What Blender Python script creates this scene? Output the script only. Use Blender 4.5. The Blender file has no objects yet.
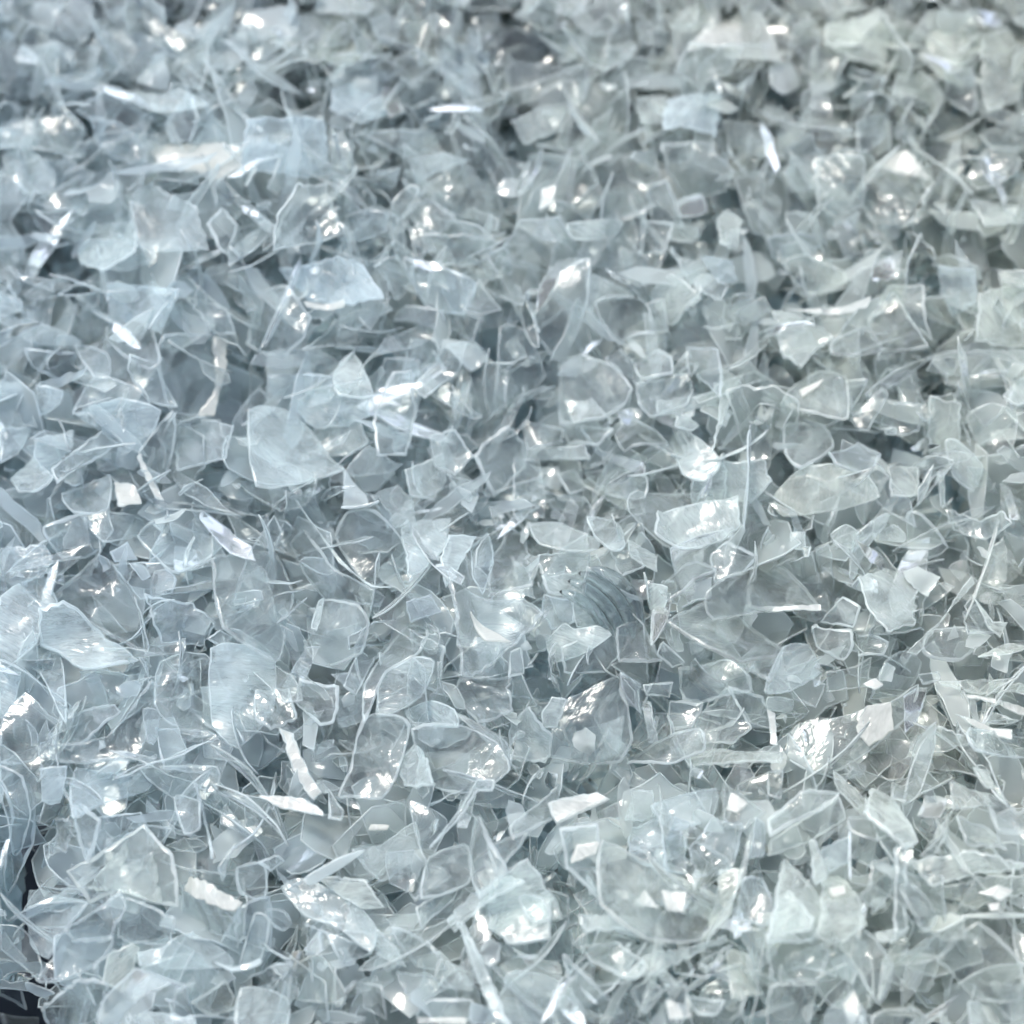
import bpy, math, random
import numpy as np
from mathutils import Vector, Matrix, noise as mnoise

CM = 0.01                                   # everything below is worked out in centimetres
scene = bpy.context.scene
col = scene.collection
rng = random.Random(7)
nr = np.random.default_rng(7)

# ------------------------------------------------------------------ the heap
def gauss(x, y, cx, cy, sx, sy, a):
    return a * math.exp(-((x-cx)/sx)**2 - ((y-cy)/sy)**2)

def heap_height(x, y):
    """Top of the heap of flakes (cm)."""
    z = 0.16*y
    z += gauss(x, y, -8.2, -8.2, 1.15, 1.2, -5.6)       # the hollow at the near left corner
    z += gauss(x, y, -7.5, -5.6, 0.4, 0.8, -1.6)
    z += gauss(x, y, 3.4, -3.4, 3.2, 0.7, -0.45)         # trough behind the near right mound
    z += gauss(x, y, 4.5, -6.3, 4.0, 2.0, 0.7)
    z += gauss(x, y, 1.0, 0.9, 2.2, 1.3, -0.5)
    z += gauss(x, y, -4.0, 6.0, 3.0, 3.0, 0.5)
    z += 0.28*mnoise.noise(Vector((x*0.33, y*0.33, 1.7)))
    z += 0.22*mnoise.noise(Vector((x*0.8, y*0.8, 5.1)))
    return z

def hollow(x, y):
    return gauss(x, y, -8.2, -8.2, 1.15, 1.2, 1) + gauss(x, y, -7.45, -5.5, 0.3, 0.75, 1)

def heap_normal(x, y):
    e = 0.4
    return Vector((-(heap_height(x+e, y)-heap_height(x-e, y))/(2*e),
                   -(heap_height(x, y+e)-heap_height(x, y-e))/(2*e), 1)).normalized()

# ------------------------------------------------------------------ camera
PITCH = math.radians(60)
FOV = math.radians(22)
DIST = 42.0
CAM = Vector((0, -DIST*math.cos(PITCH), DIST*math.sin(PITCH)))
FWD = Vector((0, math.cos(PITCH), -math.sin(PITCH)))
UP = Vector((0, math.sin(PITCH), math.cos(PITCH)))
RIGHT = Vector((1, 0, 0))
cd = bpy.data.cameras.new('camera')
cam = bpy.data.objects.new('camera', cd)
col.objects.link(cam)
cam.location = CAM*CM
cam.rotation_euler = (math.pi/2-PITCH, 0, 0)
cd.angle = FOV
cd.clip_start = 0.005
cd.clip_end = 50
cd.dof.use_dof = True
cd.dof.focus_distance = (DIST-1.2)*CM
cd.dof.aperture_fstop = 8.0
scene.camera = cam

def ray(px, py):
    k = math.tan(FOV/2)
    return (FWD + RIGHT*((px-512)/512*k) + UP*((512-py)/512*k)).normalized()

def at(px, py):
    """The point of the heap's top seen at a pixel of the photograph."""
    d = ray(px, py)
    t = 15.0
    while t < 70:
        p = CAM + d*t
        if p.z < heap_height(p.x, p.y):
            break
        t += 0.12
    return CAM + d*(t-0.06)

def to_pixel(p):
    v = p-CAM
    f = v.dot(FWD)
    k = math.tan(FOV/2)
    return 512+512*v.dot(RIGHT)/f/k, 512-512*v.dot(UP)/f/k

# ------------------------------------------------------------------ light
SUN_EL, SUN_AZ = math.radians(62), math.radians(-38)       # azimuth from +Y (away), negative = left
SUN = Vector((math.sin(SUN_AZ)*math.cos(SUN_EL), math.cos(SUN_AZ)*math.cos(SUN_EL), math.sin(SUN_EL)))
w = bpy.data.worlds.new('World')
scene.world = w
w.use_nodes = True
nt = w.node_tree
bg = nt.nodes['Background']
sky = nt.nodes.new('ShaderNodeTexSky')
sky.sky_type = 'NISHITA'
sky.sun_disc = False
sky.sun_elevation = SUN_EL
sky.sun_rotation = SUN_AZ
sky.air_density = 1.0
sky.dust_density = 1.0
# a veiled sky: the blue of the Nishita sky thinned by an even layer of cloud
bw = nt.nodes.new('ShaderNodeRGBToBW')
nt.links.new(sky.outputs[0], bw.inputs[0])
veil = nt.nodes.new('ShaderNodeMix')
veil.data_type = 'RGBA'
veil.inputs[0].default_value = 0.63
nt.links.new(sky.outputs[0], veil.inputs[6])
nt.links.new(bw.outputs[0], veil.inputs[7])
nt.links.new(veil.outputs[2], bg.inputs[0])
bg.inputs[1].default_value = SKY_STRENGTH = 0.15
sl = bpy.data.lights.new('sun', 'SUN')
sl.energy = 0.9
sl.angle = math.radians(13)
sl.color = (1, 0.95, 0.86)
so = bpy.data.objects.new('sun', sl)
col.objects.link(so)
so.rotation_euler = (-SUN).to_track_quat('-Z', 'Y').to_euler()
so.location = SUN*0.6

vs = scene.view_settings
vs.view_transform = 'Standard'
vs.look = 'None'
vs.exposure = 1.27
vs.gamma = 1
vs.use_curve_mapping = False
cy = scene.cycles
cy.max_bounces = 14
cy.diffuse_bounces = 4
cy.glossy_bounces = 4
cy.transmission_bounces = 10
cy.transparent_max_bounces = 32
cy.caustics_reflective = True
cy.caustics_refractive = True
cy.blur_glossy = 0.5
cy.sample_clamp_indirect = 6
cy.use_light_tree = False
cy.use_denoising = True
cy.denoiser = 'OPENIMAGEDENOISE'
cy.denoising_input_passes = 'RGB_ALBEDO_NORMAL'
cy.use_adaptive_sampling = True
cy.adaptive_threshold = 0.08
cy.adaptive_min_samples = 16

# ------------------------------------------------------------------ materials
class N:
    def __init__(self, name):
        self.m = bpy.data.materials.new(name)
        self.m.use_nodes = True
        self.t = self.m.node_tree
        self.t.nodes.clear()
    def __call__(self, typ, ins=None, **kw):
        n = self.t.nodes.new(typ)
        for k, v in kw.items():
            setattr(n, k, v)
        for k, v in (ins or {}).items():
            s = n.inputs[k]
            if isinstance(v, bpy.types.NodeSocket):
                self.t.links.new(v, s)
            else:
                s.default_value = v
        return n
    def math(self, op, a, b=0.0, clamp=False):
        n = self('ShaderNodeMath', {0: a, 1: b}, operation=op)
        n.use_clamp = clamp
        return n.outputs[0]
    def out(self, sh):
        self('ShaderNodeOutputMaterial', {0: sh})
        return self.m

def plastic(name, glass=False, milk=0.2, milkvar=0.3, lo=(0.81, 0.92, 0.965), hi=(0.925, 0.96, 0.875), clear=(0.98, 0.995, 0.993), rough=0.1, bump=0.25, lite=False, single=False, refr=0.28):
    """clear PET: see-through body, scuffed milky patches, a glossy skin. 'hue' runs from blue (0) to green (1), 'rnd' tells flakes apart"""
    n = N(name)
    tc = n('ShaderNodeTexCoord').outputs['Object']
    rnd = n('ShaderNodeAttribute', attribute_name='rnd').outputs['Fac']
    hue = n('ShaderNodeAttribute', attribute_name='hue').outputs['Fac']
    off = n('ShaderNodeVectorMath', {0: tc, 1: n('ShaderNodeCombineXYZ', {0: rnd, 1: n.math('MULTIPLY', rnd, 3.1), 2: rnd}).outputs[0]}, operation='ADD').outputs[0]
    if not single:
        big = n('ShaderNodeTexNoise', {'Vector': off, 'Scale': 150.0, 'Detail': 1.0 if lite else 2.0, 'Roughness': 0.6}).outputs['Fac']
    mine = n.math('FRACT', n.math('MULTIPLY', rnd, 7.31))
    if single:
        fac = n.math('ADD', milk, n.math('MULTIPLY', n.math('MULTIPLY', mine, mine), milkvar))
        nk = {}
    elif lite:
        bmp = None
        fac = n.math('ADD', milk, n.math('MULTIPLY', n.math('MULTIPLY', big, milkvar), n.math('ADD', mine, 0.25)), True)
        nk = {}
    else:
        turn = n('ShaderNodeCombineXYZ', {0: n.math('MULTIPLY', mine, 2.0), 1: n.math('MULTIPLY', rnd, 3.0), 2: n.math('MULTIPLY', mine, 6.28)}).outputs[0]
        spun = n('ShaderNodeMapping', {'Vector': off, 'Rotation': turn})
        st = n('ShaderNodeMapping', {'Vector': spun.outputs[0], 'Scale': (1, 6, 1)})
        scr = n('ShaderNodeTexNoise', {'Vector': st.outputs[0], 'Scale': 330.0, 'Detail': 2.0, 'Roughness': 0.75}).outputs['Fac']
        # creases: thin wandering lines where the sheet was bent, scratched or moulded
        vn = n('ShaderNodeTexNoise', {'Vector': off, 'Scale': 120.0, 'Detail': 1.0, 'Roughness': 0.5}).outputs['Fac']
        v1 = n('ShaderNodeMapRange', {'Value': n.math('ABSOLUTE', n.math('SUBTRACT', vn, 0.5)), 'From Min': 0.004, 'From Max': 0.022, 'To Min': 1.0, 'To Max': 0.0}).outputs[0]
        v2 = n('ShaderNodeMapRange', {'Value': n.math('ABSOLUTE', n.math('SUBTRACT', scr, 0.42)), 'From Min': 0.004, 'From Max': 0.03, 'To Min': 0.6, 'To Max': 0.0}).outputs[0]
        vein = n.math('ADD', v1, n.math('MULTIPLY', v2, n.math('GREATER_THAN', big, 0.5)), True)
        hgt = n.math('ADD', n.math('ADD', big, n.math('MULTIPLY', scr, 0.28)), n.math('MULTIPLY', vein, 0.07))
        bmp = n('ShaderNodeBump', {'Strength': bump, 'Distance': 0.0022, 'Height': hgt}).outputs[0]
        mk = n('ShaderNodeMapRange', {'Value': n.math('ADD', n.math('MULTIPLY', big, 0.6), n.math('MULTIPLY', scr, 0.4)), 'From Min': 0.38, 'From Max': 0.66, 'To Min': 0.0, 'To Max': 1.0}).outputs[0]
        fac = n.math('ADD', n.math('MULTIPLY', vein, 0.1), n.math('ADD', milk, n.math('MULTIPLY', n.math('MULTIPLY', mk, milkvar), n.math('ADD', mine, 0.25))), True)
        nk = {'Normal': bmp}
    tn = n('ShaderNodeMix', {0: hue, 6: (*lo, 1), 7: (*hi, 1)}, data_type='RGBA').outputs[2]
    dif = n('ShaderNodeBsdfDiffuse', {'Color': tn, **nk}).outputs[0]
    trl = n('ShaderNodeBsdfTranslucent', {'Color': tn, **nk}).outputs[0]
    milky = n('ShaderNodeMixShader', {0: 0.5, 1: dif, 2: trl}).outputs[0]
    if glass:
        ref = n('ShaderNodeBsdfRefraction', {'Color': (*clear, 1), 'Roughness': 0.02, 'IOR': 1.45, 'Normal': bmp}).outputs[0]
        tra = n('ShaderNodeBsdfTransparent', {'Color': (*clear, 1)}).outputs[0]
        thru = n('ShaderNodeMixShader', {0: refr, 1: tra, 2: ref}).outputs[0]
    else:
        thru = n('ShaderNodeBsdfTransparent', {'Color': (*clear, 1)}).outputs[0]
    body = n('ShaderNodeMixShader', {0: fac, 1: thru, 2: milky}).outputs[0]
    gl = n('ShaderNodeBsdfGlossy', {'Color': (1, 1, 1, 1), 'Roughness': rough, **nk}).outputs[0]
    fr = n('ShaderNodeFresnel', {'IOR': 1.6, **nk}).outputs[0]
    # the skin reflects on the outside of the plate only (a thin sheet has no total internal reflection across its faces)
    skin = fr if single else n.math('MULTIPLY', fr, n.math('SUBTRACT', 1.0, n('ShaderNodeNewGeometry').outputs['Backfacing']))
    return n.out(n('ShaderNodeMixShader', {0: skin, 1: body, 2: gl}).outputs[0])

M = {}
M['sheet'] = plastic('clear_plastic_sheet', milk=0.015, milkvar=0.22, rough=0.085, bump=0.2)
M['glass'] = plastic('clear_thick_plastic', glass=True, milk=0.01, milkvar=0.15, bump=0.22, rough=0.075)
M['frosted'] = plastic('frosted_plastic_sheet', milk=0.15, milkvar=0.36, rough=0.16, bump=0.35)
M['edge'] = plastic('cut_plastic_edge', milk=0.14, lite=True, milkvar=0.8, lo=(0.82, 0.9, 0.93), hi=(0.92, 0.95, 0.91), rough=0.25)
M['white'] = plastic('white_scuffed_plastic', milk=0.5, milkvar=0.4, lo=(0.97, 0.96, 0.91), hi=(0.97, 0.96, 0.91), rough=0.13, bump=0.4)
M['rib'] = plastic('thick_ribbed_plastic', glass=True, milk=0.0, milkvar=0.05, refr=0.95, clear=(0.9, 0.935, 0.94), bump=0.1, rough=0.04)
M['dim'] = plastic('clear_unscuffed_plastic', milk=0.0, milkvar=0.06, clear=(0.93, 0.96, 0.97), rough=0.06, bump=0.3)
M['bulk'] = plastic('clear_plastic_bulk', milk=0.14, single=True, milkvar=0.5)

def ground_material():
    n = N('dark_floor')
    tc = n('ShaderNodeTexCoord').outputs['Object']
    f = n('ShaderNodeTexNoise', {'Vector': tc, 'Scale': 60.0, 'Detail': 8.0}).outputs['Fac']
    c = n('ShaderNodeMix', {0: f, 6: (0.006, 0.012, 0.022, 1), 7: (0.02, 0.035, 0.055, 1)}, data_type='RGBA').outputs[2]
    return n.out(n('ShaderNodeBsdfPrincipled', {'Base Color': c, 'Roughness': 0.7}).outputs[0])
M['floor'] = ground_material()

# ------------------------------------------------------------------ flake geometry
def smooth_poly(P, n):
    """closed Catmull-Rom through P"""
    out = []
    k = len(P)
    for i in range(k):
        p0, p1, p2, p3 = P[i-1], P[i], P[(i+1) % k], P[(i+2) % k]
        for j in range(n):
            t = j/n
            out.append(0.5*((2*p1)+(-p0+p2)*t+(2*p0-5*p1+4*p2-p3)*t*t+(-p0+3*p1-3*p2+p3)*t**3))
    return out

def densify(P, step, jag, r, smooth=False):
    P = [np.array(p, float) for p in P]
    if smooth:
        Q = smooth_poly(P, 3)
        L = [P[i]+(P[(i+1) % len(P)]-P[i])*j/3 for i in range(len(P)) for j in range(3)]
        P = [a*.62+b*.38 for a, b in zip(Q, L)]
        jag *= 0.7
    out = []
    k = len(P)
    for i in range(k):
        a, b = P[i], P[(i+1) % k]
        L = np.linalg.norm(b-a)
        m = max(1, int(round(L/step)))
        nrm = np.array([-(b-a)[1], (b-a)[0]])/(L+1e-9)
        bow = r.uniform(-1, 1)*0.03*L if not smooth else 0
        for j in range(m):
            t = j/m
            q = a+(b-a)*t
            if j:
                q = q + nrm*(bow*4*t*(1-t) + r.gauss(0, 1)*jag)
            out.append(q)
    return np.array(out)

class Bend:
    """the curve of a piece of bottle wall: a roll, a twist, a fold and low waves"""
    def __init__(self, size, r, curve=None, fold=None, wave=None, crumple=0.0):
        # creases: straight folds that break the sheet into facets
        self.lines = []
        for q in range(0 if crumple <= 0 else r.choice((1, 2, 3, 3, 4))):
            a = r.uniform(0, math.pi)
            self.lines.append((math.cos(a), math.sin(a), r.uniform(-.42, .42)*size, r.choice((-1, 1))*crumple*r.uniform(.5, 1.3)))
        self.a = r.uniform(0, math.pi)
        self.k = (r.choice((-1, 1))*r.uniform(0.04, 0.3) if curve is None else curve)/max(size, .3)
        self.tw = r.uniform(-0.12, 0.12)/max(size, .3)
        self.fa = r.uniform(0, math.pi)
        self.f = (r.uniform(-0.5, 0.5) if r.random() < 0.35 else 0) if fold is None else fold
        self.fo = r.uniform(-0.2, 0.2)*size
        self.wv = r.uniform(0.01, 0.035)*size if wave is None else wave
        self.s = r.uniform(0, 50)
        self.size = size
    def z(self, x, y):
        u = x*math.cos(self.a)+y*math.sin(self.a)
        v = -x*math.sin(self.a)+y*math.cos(self.a)
        z = self.k*u*u+self.tw*u*v
        g = x*math.cos(self.fa)+y*math.sin(self.fa)-self.fo
        z += self.f*(math.sqrt(g*g+0.0025))
        z += self.wv*mnoise.noise(Vector((x*2.2/self.size+self.s, y*2.2/self.size, self.s)))*2
        for ca, sa, o, k in self.lines:
            q = x*ca+y*sa-o
            z += k*(math.sqrt(q*q+.0009)-abs(o))
        return z

def flake_arrays(O, thick, bend, centre=None, rings=(1.0, 0.9, 0.66, 0.36), bulge=0.35):
    """closed plate: returns sheet verts/faces and rim verts/faces (local cm)"""
    n = len(O)
    c = np.mean(O, axis=0) if centre is None else np.array(centre, float)
    P = []
    for s in rings:
        P.append(c+(O-c)*s)
    P = np.concatenate(P+[c[None]])
    Z = np.array([bend.z(p[0]-c[0], p[1]-c[1]) for p in P])
    h = thick/2
    m = len(P)
    top = np.column_stack([P[:, 0], P[:, 1], Z+h])
    bot = np.column_stack([P[:, 0], P[:, 1], Z-h])
    V = np.concatenate([top, bot])
    F = []
    for k in range(len(rings)-1):
        for i in range(n):
            j = (i+1) % n
            a, b, d, e = k*n+i, k*n+j, (k+1)*n+j, (k+1)*n+i
            F.append((a, b, d, e))
            F.append((m+e, m+d, m+b, m+a))
    k = len(rings)-1
    for i in range(n):
        j = (i+1) % n
        F.append((k*n+i, k*n+j, m-1))
        F.append((m+m-1, m+k*n+j, m+k*n+i))
    # rim: bulges out a little at mid thickness
    e = O-c
    ln = np.linalg.norm(e, axis=1, keepdims=True)+1e-9
    mid = O+e/ln*h*bulge*2
    zm = Z[:n]
    R = np.concatenate([top[:n], np.column_stack([mid, zm]), bot[:n]])
    RF = []
    for i in range(n):
        j = (i+1) % n
        RF.append((i, n+i, n+j, j))
        RF.append((n+i, 2*n+i, 2*n+j, n+j))
    return V, F, R, RF

def film_arrays(O, thick, bend, rings=(1.0, 0.75, 0.4)):
    """lighter build for the mass: one film with a closed bead of cut edge round it"""
    n = len(O)
    c = np.mean(O, axis=0)
    P = np.concatenate([c+(O-c)*s for s in rings]+[c[None]])
    V = np.column_stack([P, [bend.z(p[0]-c[0], p[1]-c[1]) for p in P]])
    F = []
    for k in range(len(rings)-1):
        for i in range(n):
            j = (i+1) % n
            F.append((k*n+i, k*n+j, (k+1)*n+j, (k+1)*n+i))
    k = len(rings)-1
    for i in range(n):
        F.append((k*n+i, k*n+(i+1) % n, len(P)-1))
    e = O-c
    e = e/(np.linalg.norm(e, axis=1, keepdims=True)+1e-9)
    z = V[:n, 2]
    h = thick/2
    R = np.concatenate([np.column_stack([O-e*h, z]), np.column_stack([O, z+h]), np.column_stack([O+e*h*.6, z]), np.column_stack([O, z-h])])
    RF = []
    for i in range(n):
        j = (i+1) % n
        for s in range(4):
            a, b = s*n, ((s+1) % 4)*n
            RF.append((a+i, b+i, b+j, a+j))
    return V, F, R, RF

def signed_area(O):
    x, y = O[:, 0], O[:, 1]
    return 0.5*np.sum(x*np.roll(y, -1)-np.roll(x, -1)*y)

def make_mesh(name, V, F, mats, rnd, mi=None, sm=None):
    me = bpy.data.meshes.new(name)
    me.from_pydata([tuple(v) for v in (np.asarray(V)*CM)], [], [tuple(int(q) for q in f) for f in F])
    for m in mats:
        me.materials.append(m)
    if mi is not None:
        me.polygons.foreach_set('material_index', mi)
    me.polygons.foreach_set('use_smooth', [True]*len(F) if sm is None else sm)
    at_ = me.attributes.new('rnd', 'FLOAT', 'POINT')
    at_.data.foreach_set('value', np.full(len(V), rnd, dtype=np.float32) if np.isscalar(rnd) else rnd.astype(np.float32))
    me.update()
    return me

def link(name, me, parent=None):
    o = bpy.data.objects.new(name, me)
    col.objects.link(o)
    if parent is not None:
        o.parent = parent
    return o

GROUP = 'clear plastic flakes lying on top of the heap'

def random_outline(r, size):
    kind = r.random()
    if kind < 0.25:
        L, W = size*r.uniform(.7, 1.1), size*r.uniform(.14, .35)         # splinter
        P = [(-L, -W*r.uniform(.1, .8)), (0, -W), (L, -W*r.uniform(.1, .9)), (L*r.uniform(.8, 1), W*r.uniform(.2, .9)), (-L*.1, W), (-L*.9, W*r.uniform(.2, .8))]
    elif kind < 0.55:
        k = r.choice((3, 4, 4))
        P = []
        a0 = r.uniform(0, 6.28)
        for i in range(k):
            a = a0+6.283*(i+r.uniform(-.22, .22))/k
            q = size*r.uniform(.65, 1.15)
            P.append((q*math.cos(a), q*math.sin(a)*r.uniform(.55, 1)))
    else:
        k = r.choice((5, 6, 7))
        P = []
        a0 = r.uniform(0, 6.28)
        el = r.uniform(.5, 1)
        for i in range(k):
            a = a0+6.283*(i+r.uniform(-.3, .3))/k
            q = size*r.uniform(.6, 1.1)
            P.append((q*math.cos(a), q*math.sin(a)*el))
    return P

def fines_material():
    n = N('packed_plastic_fines')
    tc = n('ShaderNodeTexCoord').outputs['Object']
    f = n('ShaderNodeTexVoronoi', {'Vector': tc, 'Scale': 260.0, 'Randomness': 1.0})
    c = n('ShaderNodeMix', {0: f.outputs['Color'], 6: (0.32, 0.45, 0.49, 1), 7: (0.64, 0.76, 0.78, 1)}, data_type='RGBA')
    b = n('ShaderNodeBump', {'Strength': 0.8, 'Distance': 0.001, 'Height': f.outputs['Distance']}).outputs[0]
    return n.out(n('ShaderNodeBsdfPrincipled', {'Base Color': c.outputs[2], 'Roughness': 0.4, 'Normal': b}).outputs[0])
M['fines'] = fines_material()

def basis(nv, spin):
    nv = nv.normalized()
    x = nv.orthogonal().normalized()
    x = Matrix.Rotation(spin, 3, nv) @ x
    return x, nv.cross(x), nv
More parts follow.
